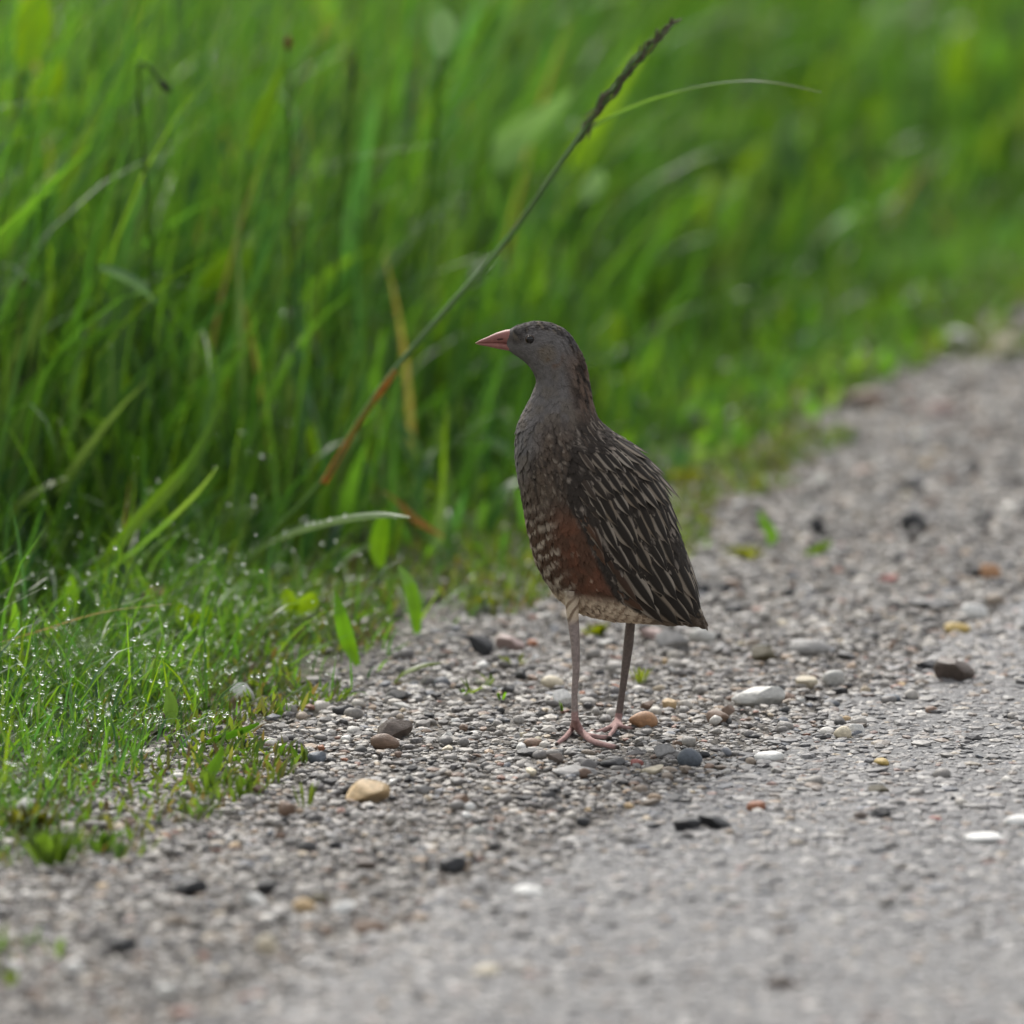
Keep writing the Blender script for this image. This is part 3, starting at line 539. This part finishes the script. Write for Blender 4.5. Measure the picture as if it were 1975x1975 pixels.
g = gp(300, 1190); dl_ = ribbon('dead_leaf', [g+np.array([-.016, 0, .001]), g+np.array([-.006, -.006, .014]), g+np.array([.006, -.004, .016]), g+np.array([.017, 0, .004])], [.004, .022, .02, .003], [(.26, .13, .07), (.34, .17, .10)], M['dry'], side=(.1, 1, -.4), fold=.4)
tag(dl_, 'curled brown dead leaf lying at the foot of the tall grass', 'dead leaf')
stone('block_stone', 365, 1170, 70, 44, 'grey', 'grey stone beside the curled dead leaf under the tall grass')

# ------------------------------------------------------------------ the bird
K = 1/PXM
def bx(u): return (np.asarray(u, float)-1150)*K
def bz(v): return (1420-np.asarray(v, float))*K/math.cos(PITCH)
RINGS = np.array([  # back (u,v)      front (u,v)      half width mm
 (978, 640, 977, 676, 3.6), (990, 633, 988, 682, 5.6), (1006, 627, 1002, 691, 8.0), (1034, 622, 1016, 702, 9.9), (1066, 627, 1025, 713, 11.0), (1094, 643, 1031, 724, 11.2), (1116, 674, 1034, 734, 10.8), (1129, 706, 1033, 744, 10.8),
 (1136, 741, 1027, 762, 11.6), (1141, 774, 1015, 787, 13.6), (1152, 806, 1001, 817, 17), (1176, 831, 996, 850, 21.5), (1203, 849, 997, 888, 25.5), (1231, 873, 1002, 925, 28.5), (1257, 903, 1009, 962, 30.5), (1278, 946, 1015, 998, 31.5), (1293, 990, 1022, 1032, 31.5),
 (1309, 1034, 1033, 1074, 30.5), (1322, 1073, 1051, 1112, 28.5), (1331, 1105, 1075, 1146, 25.5), (1338, 1136, 1110, 1172, 21), (1344, 1160, 1160, 1189, 16.5), (1350, 1178, 1220, 1196, 12), (1355, 1193, 1290, 1201, 7.5), (1361, 1205, 1345, 1209, 3)], float)
NR = len(RINGS)
def loft(t, phi):
    t = np.clip(np.asarray(t, float), 0, NR-1.0001); phi = np.asarray(phi, float); i = np.floor(t).astype(int); f = (t-i)[..., None]; A = RINGS
    g = lambda k: A[np.clip(i+k, 0, NR-1)]
    r = .5*(2*g(0)+(g(1)-g(-1))*f+(2*g(-1)-5*g(0)+4*g(1)-g(2))*f**2+(3*g(0)-g(-1)-3*g(1)+g(2))*f**3)
    c, s = np.cos(phi), np.sin(phi); u = (r[..., 0]+r[..., 2])/2+(r[..., 0]-r[..., 2])/2*c; v = (r[..., 1]+r[..., 3])/2+(r[..., 1]-r[..., 3])/2*c
    return np.stack([bx(u), -r[..., 4]*.001*np.sign(s)*np.abs(s)**.92, bz(v)], -1)       # phi in (0, pi) is the side towards -y
FR = RINGS[:, 2:4]; BK = RINGS[:, 0:2]
def uf(v): return np.interp(v, FR[:, 1], FR[:, 0])
def ub(v): return np.interp(v, BK[3:, 1], BK[3:, 0])
WB_v = [780, 850, 900, 960, 1000, 1060, 1110, 1150, 1180, 1200]; WB_u = [1118, 1100, 1088, 1092, 1116, 1144, 1165, 1190, 1240, 1300]
def paint(P):
    u = P[..., 0]/K+1150; v = 1420-P[..., 2]*math.cos(PITCH)/K; y = P[..., 1]; n2 = vnoise(np.stack([u/5, v/5, y*400], -1), 1); n3 = vnoise(np.stack([u/16, v/16, y*200], -1), 2)
    st = vnoise(np.stack([(u-v*.35)/5, (v+u*.35)/22, y*250], -1), 4)
    def mixc(c, col, wgt): return c*(1-wgt[..., None])+np.array(col)*wgt[..., None]
    c = np.ones(u.shape+(3,))*np.array([.138, .126, .120]); c = c*(.8+.4*n2)[..., None]
    c = mixc(c, (.14, .115, .085), sstep(.4, .7, n3)*.5*sstep(640, 800, v))
    c = mixc(c, (.13, .075, .045), sstep(.55, .8, n3)*sstep(30, 12, np.hypot(u-1062, v-686))*.8)                       # ear coverts
    c = mixc(c, (.16, .125, .085), sstep(26, 10, np.hypot(u-1055, v-680))*.55)
    c = mixc(c, (.055, .045, .038), sstep(26, 8, np.hypot((u-995)*.8, (v-650)*1.4))*.75)                                 # lores
    topd = np.where(v < 740, 0, 99.0); bd = ub(v)-u
    cr = np.clip(1-np.hypot(0*u, y)/.0085, 0, 1)                                                                        # crown stripe along the middle
    top = (v < 720) & (u > 990); hd = sstep(.0090, .0066, np.abs(y))*top*sstep(672, 640, v-np.clip(u-1085, 0, 60)*1.6)
    c = mixc(c, (.026, .022, .02), hd*(.55+.45*sstep(.35, .6, st))); c = mixc(c, (.3, .24, .17), hd*sstep(.62, .78, st)*.3)
    nape = sstep(52, 16, bd)*sstep(660, 715, v)*sstep(860, 800, v); c = mixc(c, (.12, .07, .042), nape*.7); c = mixc(c, (.025, .02, .017), nape*sstep(.5, .7, st)*.9)
    brs = sstep(770, 850, v)*sstep(15, 62, u-uf(v)+np.clip(v-860, 0, 140)*.55)*sstep(1130, 1080, v); c = mixc(c, (.085, .06, .042), brs*.9); c = mixc(c, (.03, .024, .02), brs*sstep(.5, .7, st)*.8); c = mixc(c, (.26, .215, .17), brs*sstep(.68, .82, n2)*.6)
    wb = np.interp(v, WB_v, WB_u)
    bars = np.sin((v+(u-uf(v))*.62+16*n3)/24*2*math.pi+1.2*(n2-.5)); fl = sstep(935, 1040, v)*sstep(110, 80, u-uf(v)); c = mixc(c, (.075, .042, .026), fl*.95); c = mixc(c, (.46, .385, .30), fl*sstep(.25, .65, bars)*(.45+.5*n2)*sstep(78, 48, u-uf(v)))
    rb = sstep(945, 1020, v)*sstep(1172, 1140, v)*sstep(34, 66, u-uf(v)+22*(n3-.5)+10*(n2-.5)); c = mixc(c, (.125, .052, .030), rb*.92); c = mixc(c, (.07, .04, .026), rb*sstep(.42, .7, n3)*.7); c = mixc(c, (.36, .27, .2), rb*sstep(.86, .93, n2)*.7)
    be = sstep(1128, 1150, v-np.clip(u-1085, 0, 200)*.10)*sstep(1315, 1250, u); bb = np.sin((u*.75+v*.5+8*n3)/14*2*math.pi); c = mixc(c, (.56, .45, .33), be*.95); c = mixc(c, (.14, .085, .05), be*sstep(.2, .7, bb)*.8)
    wg = sstep(-3, 6, u-wb+4*(n2-.5))*sstep(775, 830, v); c = mixc(c, (.035, .028, .023), wg); c = mixc(c, (.24, .2, .165), wg*sstep(.62, .75, st)*.8)
    ut = sstep(1225, 1270, u)*sstep(1160, 1185, v); c = mixc(c, (.09, .065, .045), ut*.7)
    return c
NEAR_LEG = [((1104, 1140), -.0185), ((1104, 1180), -.0205), ((1109, 1235), -.022), ((1111, 1290), -.0225), ((1108, 1340), -.0225), ((1109, 1386), -.0225)]
FAR_LEG = [((1222, 1150), .018), ((1217, 1192), .021), ((1212, 1243), .024), ((1206, 1290), .025), ((1200, 1335), .026), ((1192, 1388), .027)]
def leg_pts(L): return [np.array(at(u, v, yy)) for (u, v), yy in L]
def toe(pxs, y0, y1): 
    n = len(pxs); return [np.array(at(u, v, lerp(y0, y1, i/(n-1)))) for i, (u, v) in enumerate(pxs)]
def toe_ground(start, ends):      # joints on the ground at given pixels, a hair above it
    out = [np.array(start)]
    for (u, v, z) in ends: out.append(np.array(gp(u, v, z)))
    return out
jn = np.array(at(1109, 1386, -.0225)); jf = np.array(at(1192, 1389, .027))
SPEC = [(leg_pts(NEAR_LEG), [5.2, 3.9, 3.0, 2.35, 1.95, 2.4]), (leg_pts(FAR_LEG), [4.6, 3.0, 3.2, 2.6, 2.1, 2.4]),
 (toe_ground(jn, [(1120, 1408, .0042), (1140, 1428, .0030), (1168, 1437, .0026), (1194, 1442, .0022)]), [2.3, 2.15, 2.0, 1.85, 1.3]),
 (toe_ground(jn, [(1103, 1406, .0040), (1090, 1422, .0030), (1072, 1436, .0022)]), [2.1, 1.9, 1.7, 1.2]),
 (toe_ground(jn, [(1116, 1410, .0042), (1140, 1419, .0032), (1164, 1422, .0026), (1180, 1422, .0022)]), [1.9, 1.7, 1.6, 1.5, 1.1]),
 (toe_ground(jf, [(1178, 1402, .0040), (1160, 1410, .0028), (1143, 1414, .0024)]), [2.1, 1.8, 1.6, 1.1]),
 (toe_ground(jf, [(1184, 1408, .0040), (1176, 1418, .0028), (1178, 1424, .0022)]), [1.8, 1.5, 1.3, 1.0]),
 (toe_ground(jf, [(1200, 1401, .0040), (1214, 1404, .0028), (1226, 1405, .0024)]), [1.8, 1.4, 1.2, 1.0])]
bird = empty('bird', (0, 0, 0)); tag(bird, 'slender brown-streaked bird with grey face and pink bill standing upright on gravel', 'bird')
# one continuous skin: trunk, neck, head, legs, toes
bmv, bmf = [], []
def add(V, F):
    o = sum(len(v) for v in bmv); bmv.append(np.asarray(V)); bmf.extend([tuple(i+o for i in f) for f in F])
tt = np.linspace(0, NR-1, 110); ph = np.linspace(0, 2*math.pi, 48, endpoint=False); G = loft(tt[:, None]+0*ph[None], ph[None]+0*tt[:, None]); F = []
for i in range(109):
    for j in range(48): F.append((i*48+j, i*48+(j+1) % 48, (i+1)*48+(j+1) % 48, (i+1)*48+j))
F.append(tuple(range(47, -1, -1))); F.append(tuple(109*48+j for j in range(48))); add(G.reshape(-1, 3), F)
for pts, rad in SPEC:
    me = tube('limb', pts, [r_*.001 for r_ in rad], (1, 1, 1), None, seg=10); add(np.array([v.co[:] for v in me.vertices]), [tuple(p.vertices) for p in me.polygons]); bpy.data.meshes.remove(me)
for c_, r_ in ((jn, .0024), (jf, .0023)):
    V, F = ico(2); add(V*r_+c_, [tuple(f) for f in F])
me = bpy.data.meshes.new('raw'); me.from_pydata(np.concatenate(bmv).tolist(), [], bmf); tmp = bpy.data.objects.new('raw', me); COL.objects.link(tmp)
md = tmp.modifiers.new('r', 'REMESH'); md.mode = 'VOXEL'; md.voxel_size = .00075; md.use_smooth_shade = True
ms = tmp.modifiers.new('s', 'SMOOTH'); ms.iterations = 3; ms.factor = .5
dg = bpy.context.evaluated_depsgraph_get(); body = bpy.data.meshes.new_from_object(tmp.evaluated_get(dg)); body.name = 'body'; bpy.data.objects.remove(tmp)
bv = np.empty(len(body.vertices)*3, np.float32); body.vertices.foreach_get('co', bv); bv = bv.reshape(-1, 3).astype(float)
colr = paint(bv)
def seg_dist(P, pts):
    d = np.full(len(P), 9.0)
    for a, b in zip(pts[:-1], pts[1:]):
        ab = b-a; t = np.clip(((P-a)@ab)/(ab@ab), 0, 1); d = np.minimum(d, np.linalg.norm(P-a-t[:, None]*ab, axis=1))
    return d
vpx = 1420-bv[:, 2]*math.cos(PITCH)/K
for k_, (pts, rad) in enumerate(SPEC):
    d = seg_dist(bv, pts); wgt = sstep(.0052, .0042, d)*sstep(1176, 1196, vpx); n2 = vnoise(bv*900, 3)
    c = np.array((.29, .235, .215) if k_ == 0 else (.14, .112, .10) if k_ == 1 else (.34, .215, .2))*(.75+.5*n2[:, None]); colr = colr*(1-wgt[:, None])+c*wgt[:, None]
    if k_ > 1:
        e = np.linalg.norm(bv-pts[-1], axis=1); wgt = sstep(.004, .0015, e); colr = colr*(1-wgt[:, None])+np.array((.05, .04, .035))*wgt[:, None]
a_ = body.color_attributes.new('Col', 'FLOAT_COLOR', 'POINT'); a_.data.foreach_set('color', np.concatenate([colr, np.ones((len(bv), 1))], 1).astype(np.float32).ravel())
body.polygons.foreach_set('use_smooth', [True]*len(body.polygons)); body.materials.clear()
M['plumage'] = mat('plumage', attr='Col', rough=.75, spec=.2, bump=.5, bscale=1500, mott=.15, mscale=1300)
link('body', body, M['plumage'], bird); print('body', len(bv))
# small contour feathers
def frame(t, p):
    P = loft(t, p); e = .02; Tt = loft(t+e*3, p)-loft(t-e*3, p); Tp = loft(t, p+e)-loft(t, p-e)
    Tt /= np.linalg.norm(Tt, axis=-1, keepdims=True)+1e-9; N_ = np.cross(Tt, Tp); N_ /= np.linalg.norm(N_, axis=-1, keepdims=True)+1e-9
    cen = (loft(t, p*0)+loft(t, p*0+math.pi))/2; sg = np.sign(np.sum(N_*(P-cen), -1, keepdims=True)); N_ *= sg; return P, Tt, np.cross(N_, Tt), N_
n = 13000; t = rng.uniform(.9, NR-2.2, n); p = rng.uniform(0, 2*math.pi, n)
arc = np.linalg.norm(loft(t, p+.05)-loft(t, p-.05), axis=-1)*np.linalg.norm(loft(t+.05, p)-loft(t-.05, p), axis=-1); headw = np.where(t < 10, 3.0, 1.0); keep = rng.random(n) < np.clip(arc*headw/np.quantile(arc, .8), 0, 1); t, p = t[keep], p[keep]
P, T, S_, N_ = frame(t, p); n = len(t); print('contour feathers', n)
L_ = np.interp(t, [0, 3, 8, 11, 15, 20, 24], [.0016, .0026, .004, .0062, .0075, .008, .008])*rng.uniform(.8, 1.2, n); W_ = L_*rng.uniform(.38, .55, n); T = T+S_*rng.normal(0, .16, n)[:, None]; up = rng.uniform(.06, .16, n)
up = np.where(t < 6, up*.6, up)
rows = [(0, .5, -.02), (.45, 1, .35), (.8, .75, .8), (1.0, .12, 1.0)]; V = []
for s_, w_, z_ in rows:
    c0 = P+T*(L_*s_)[:, None]+N_*(L_*up*z_+.0001)[:, None]
    V += [c0-S_*(W_*w_*.5)[:, None], c0+N_*(W_*w_*.12)[:, None], c0+S_*(W_*w_*.5)[:, None]]
V = np.stack(V, 1); Cc = paint((V*.85+V[:, 6:7, :]*.15).reshape(-1, 3)).reshape(n, 12, 3)*(1+rng.uniform(-1, 1, (n, 1, 1))*np.where(t < 9.5, .06, .13)[:, None, None]); tipb = np.repeat([.92, 1.0, 1.05, 1.12], 3)[None, :, None]; Cc = Cc*tipb
F = np.array([(r_*3+j, r_*3+j+1, r_*3+j+4, r_*3+j+3) for r_ in range(3) for j in range(2)]); F = (F[None]+(np.arange(n)*12)[:, None, None]).reshape(-1, 4)
tag(link('contour_feathers', fast_mesh('contour_feathers', V.reshape(-1, 3), F, Cc.reshape(-1, 3)), M['plumage'], bird), kind='stuff')
# larger feathers of back, wing and tail, each its own piece
def feather_mat():
    m = bpy.data.materials.new('flight_feather'); m.use_nodes = True; N = m.node_tree.nodes; L = m.node_tree.links; b = N['Principled BSDF']; b.inputs['Roughness'].default_value = .7; b.inputs['Specular IOR Level'].default_value = .2
    uvn = N.new('ShaderNodeUVMap'); sp = N.new('ShaderNodeSeparateXYZ'); L.new(uvn.outputs[0], sp.inputs[0])
    def mth(op, a, b_=None, c_=None):
        q_ = N.new('ShaderNodeMath'); q_.operation = op
        for k_, v_ in enumerate((a, b_, c_)):
            if v_ is None: continue
            if isinstance(v_, (int, float)): q_.inputs[k_].default_value = v_
            else: L.new(v_, q_.inputs[k_])
        return q_.outputs[0]
    tc = N.new('ShaderNodeTexCoord'); nz = N.new('ShaderNodeTexNoise'); nz.inputs['Scale'].default_value = 900; L.new(tc.outputs['Object'], nz.inputs[0])
    wv = N.new('ShaderNodeTexWave'); wv.inputs['Scale'].default_value = 22; wv.inputs['Distortion'].default_value = 1.5
    mp = N.new('ShaderNodeCombineXYZ'); d = mth('ABSOLUTE', mth('SUBTRACT', sp.outputs[0], .5)); d2 = mth('MULTIPLY', d, 2.0)
    L.new(mth('SUBTRACT', sp.outputs[1], mth('MULTIPLY', d, .5)), mp.inputs[0]); L.new(mp.outputs[0], wv.inputs[0])
    e = mth('ADD', d2, mth('MULTIPLY', mth('SUBTRACT', nz.outputs[0], .5), .30))
    mr = N.new('ShaderNodeMapRange'); mr.interpolation_type = 'SMOOTHSTEP'; mr.inputs[1].default_value = .38; mr.inputs[2].default_value = .66; L.new(e, mr.inputs[0])
    oi = N.new('ShaderNodeObjectInfo'); mx = N.new('ShaderNodeMix'); mx.data_type = 'RGBA'; tipf = N.new('ShaderNodeMapRange'); tipf.interpolation_type = 'SMOOTHSTEP'; tipf.inputs[1].default_value = .74; tipf.inputs[2].default_value = .97; tipf.inputs[3].default_value = 1; tipf.inputs[4].default_value = .6; L.new(sp.outputs[1], tipf.inputs[0]); L.new(mth('MULTIPLY', mth('MULTIPLY', mr.outputs[0], tipf.outputs[0]), oi.outputs['Alpha']), mx.inputs[0])
    L.new(oi.outputs['Color'], mx.inputs[6])
    pal = N.new('ShaderNodeMix'); pal.data_type = 'RGBA'; pal.inputs[6].default_value = (.215, .17, .125, 1); pal.inputs[7].default_value = (.32, .275, .225, 1); L.new(oi.outputs['Random'], pal.inputs[0]); L.new(pal.outputs[2], mx.inputs[7])
    vm = N.new('ShaderNodeVectorMath'); vm.operation = 'SCALE'; L.new(mx.outputs[2], vm.inputs[0]); L.new(mth('ADD', mth('MULTIPLY', wv.outputs['Fac'], .3), .82), vm.inputs['Scale']); L.new(vm.outputs[0], b.inputs['Base Color'])
    bp = N.new('ShaderNodeBump'); bp.inputs['Strength'].default_value = .35; bp.inputs['Distance'].default_value = .0004; L.new(wv.outputs['Fac'], bp.inputs['Height']); L.new(bp.outputs[0], b.inputs['Normal'])
    return m
M['feather'] = feather_mat()
def feather_mesh(seed, pointy):
    r_ = np.random.default_rng(seed); V = []; uv = []; nr, nc = 6, 5
    for i in range(nr+1):
        s_ = i/nr; w_ = (.55+.45*math.sin(min(s_*2.2, 1)*math.pi/2))*(1-max(0, s_-.55)**pointy/(.45**pointy))**.7 if s_ < 1 else .05
        for j in range(nc):
            q_ = j/(nc-1)*2-1; V.append((q_*w_*.5, s_-.10*q_*q_*(s_ > .5)*s_, -.16*q_*q_*w_+.06*math.sin(s_*math.pi))); uv.append((q_*.5+.5, s_))
    F = [(i*nc+j, i*nc+j+1, (i+1)*nc+j+1, (i+1)*nc+j) for i in range(nr) for j in range(nc-1)]
    m_ = fast_mesh('feather', V, F, uv=np.array(uv)); m_.materials.append(M['feather']); return m_
FM = [feather_mesh(1, 1.6), feather_mesh(2, 1.2), feather_mesh(3, 2.2)]
TIP = np.array([bx(1360), 0, bz(1204)])
def flow(P, T, N_, k_=.55):                     # feathers sweep back towards the tail
    d_ = TIP-P; d_ = d_-N_*(d_@N_); d_ /= np.linalg.norm(d_)+1e-9; f_ = T*(1-k_)+d_*k_; return f_/np.linalg.norm(f_)
def put_feather(name, t, p, Ln, Wn, tilt, z, twist=0):
    P, T, S_, N_ = [a[0] for a in frame(np.array([t]), np.array([p]))]
    T = flow(P, T, N_); X = Vector(S_); Y = Vector(T); Z = Vector(N_); X = Y.cross(Z)
    m_ = Matrix((X, Y, Z)).transposed(); m_ = m_@Matrix.Rotation(twist, 3, 'Z')@Matrix.Rotation(tilt, 3, 'X')
    o = link(name, random.choice(FM), None, bird); u_, v_ = P[0]/K+1150, 1420-P[2]*math.cos(PITCH)/K
    bd_ = float(sstep(45, 6, u_-np.interp(v_, WB_v, WB_u)))*(1 if v_ < 1180 else 0); o.color = (*lerp(np.array([.025, .020, .016]), np.array([.095, .05, .03]) if v_ > 940 else np.array([.075, .055, .042]), bd_), 1-.72*bd_)
    Wn *= 1-.4*bd_; Ln *= 1-.3*bd_
    o.matrix_local = Matrix.Translation(Vector(P)+Z*z)@m_.to_4x4()@Matrix.Diagonal((Wn, Ln, Wn*1.0, 1)); return o
nf = 0
tk = 9.6; row = 0
while tk < NR-3.0:
    Ln = np.interp(tk, [9, 12, 16, 20, 23], [.013, .022, .034, .042, .028]); Wn = np.interp(tk, [9, 12, 16, 20, 23], [.0044, .0068, .0100, .0120, .009])
    ring = loft(np.full(64, tk), np.linspace(0, math.pi, 64)); s_ = np.concatenate([[0], np.cumsum(np.linalg.norm(np.diff(ring, axis=0), axis=1))]); pos = (Wn*.72)*(.0 if row % 2 else .5)
    while pos < s_[-1]:
        p_ = float(np.interp(pos, s_, np.linspace(0, math.pi, 64))); q_ = loft(np.array([tk]), np.array([p_]))[0]; u, v = q_[0]/K+1150, 1420-q_[2]*math.cos(PITCH)/K
        tipd = float(np.linalg.norm(q_-np.array([bx(1360), 0, bz(1206)])))
        if u > np.interp(v, WB_v, WB_u)+4 and not (tk > 18 and p_ > 2.15) and tipd > .012:
            for sg in (1, -1):
                if sg < 0 and pos < .001: continue
                if sg < 0 and row % 2 and p_ > 1.9: continue
                l_ = min(Ln*random.uniform(.88, 1.15), tipd*random.uniform(.7, .97)); fr_ = frame(np.array([tk]), np.array([sg*p_])); T_ = flow(fr_[0][0], fr_[1][0], fr_[3][0])
                while l_ > .005:
                    e_ = q_+T_*l_; ue, ve = e_[0]/K+1150, 1420-e_[2]*math.cos(PITCH)/K
                    if ve < 1192+(ue-1199)*.09 and ue < 1366: break
                    l_ *= .9
                put_feather('back_feather' if tk < 15 else 'wing_feather', tk+random.uniform(-.12, .12), sg*p_+random.uniform(-.03, .03), l_, Wn*random.uniform(.85, 1.15), random.uniform(.0, .03) if tk < 12 else random.uniform(-.02, .012), random.uniform(.0003, .0008), random.uniform(-.1, .1)); nf += 1
        pos += Wn*.74
    d = np.linalg.norm(loft(np.array([tk+.2]), np.array([.9]))-loft(np.array([tk-.2]), np.array([.9])))/.4; tk += Ln*(.47 if tk < 14 else .56)/d; row += 1
for i in range(5):
    a = (i-2)*.25; put_feather('tail_feather', NR-4.0, a, .019-.002*abs(i-2), .007, -.02, .0001, -a*.05)
print('feathers', nf)
# bill
def mandible(name, pts, col0, tip):   # rings: u, v centre, half height px, half width mm
    V = []; C = []; sg = 14; pts = np.array(pts, float); t = np.linspace(0, len(pts)-1, 26); pp = np.stack([np.interp(t, np.arange(len(pts)), pts[:, k_]) for k_ in range(4)], 1)
    for k_, (u, v, h, wd) in enumerate(pp):
        for a in np.linspace(0, 2*math.pi, sg, endpoint=False): V.append((bx(u), math.cos(a)*wd*.001, bz(v-math.sin(a)*h))); C.append(lerp(np.array(col0), np.array(tip), sstep(.72, 1, k_/25))*(.9+.2*random.random()))
    F = [(k_*sg+j, k_*sg+(j+1) % sg, (k_+1)*sg+(j+1) % sg, (k_+1)*sg+j) for k_ in range(25) for j in range(sg)]
    return link(name, fast_mesh(name, V, F, C), M['bill'], bird)
M['bill'] = mat('bill', attr='Col', rough=.45, spec=.4, mott=.15, mscale=900, bump=.2, bscale=900)
mandible('upper_bill', [(992, 651.5, 16, 4.4), (975, 651, 13.2, 3.7), (958, 653.3, 10.2, 2.8), (940, 657.5, 6, 1.9), (925, 661, 3, 1.0), (917, 663.5, .8, .3)], (.25, .10, .085), (.30, .18, .11))
mandible('lower_bill', [(1002, 673, 8, 3.8), (980, 670, 7.6, 3.3), (960, 667.5, 6.6, 2.6), (940, 665.8, 3.8, 1.7), (926, 665, 2.2, 1.0), (919, 664.6, .7, .3)], (.27, .11, .09), (.30, .19, .12))
ub_ = bpy.data.objects['upper_bill']; M['nostril'] = mat('nostril', (.06, .025, .02), rough=.7, spec=.2); Vn, Fn = ico(1)
for sg in (-1, 1):
    no_ = link('nostril', fast_mesh('nostril', Vn*np.array([.0024, .0005, .0006]), Fn), M['nostril'], ub_); no_.location = (bx(966), sg*.00305, bz(654)); no_.rotation_euler = (0, -.12, 0)
# eyes: ball, iris ring
M['eye'] = mat('eye', (.008, .006, .005), rough=.03, spec=.5); M['iris'] = mat('iris', (.15, .085, .045), rough=.2, spec=.5); M['lid'] = mat('eyelid', (.115, .105, .10), rough=.6, spec=.2)
V, F = ico(3)
for sg in (-1, 1):
    q_ = None
    tq = np.linspace(1.5, 4, 60); pq = np.linspace(.3, 2.6, 80); GG = loft(tq[:, None]+0*pq[None], pq[None]+0*tq[:, None]); dd = np.hypot(GG[..., 0]-bx(1022), GG[..., 2]-bz(652)); i_ = np.unravel_index(np.argmin(dd), dd.shape); yy = GG[i_][1]*(-sg*-1 if sg < 0 else -1)
    yy = -abs(GG[i_][1]) if sg < 0 else abs(GG[i_][1])
    c_ = Vector((bx(1022), yy-sg*.0012, bz(652)))
    e_ = link('eye', fast_mesh('eye', V*np.array([.0029, .0029, .0029]), F), M['iris'], bird); e_.location = c_
    pu = link('pupil', fast_mesh('pupil', V*np.array([.0024, .0013, .0024]), F), M['eye'], e_); pu.location = (0, sg*.0018, 0)
    ring_ = [(math.cos(a)*.0031, sg*.0011, math.sin(a)*.0028) for a in np.linspace(0, 2*math.pi, 17)]; tube('eyelid', ring_, [.0004]*17, (.1, .09, .08), M['lid'], e_, seg=6, sub=2)
print('objects', len(bpy.data.objects))
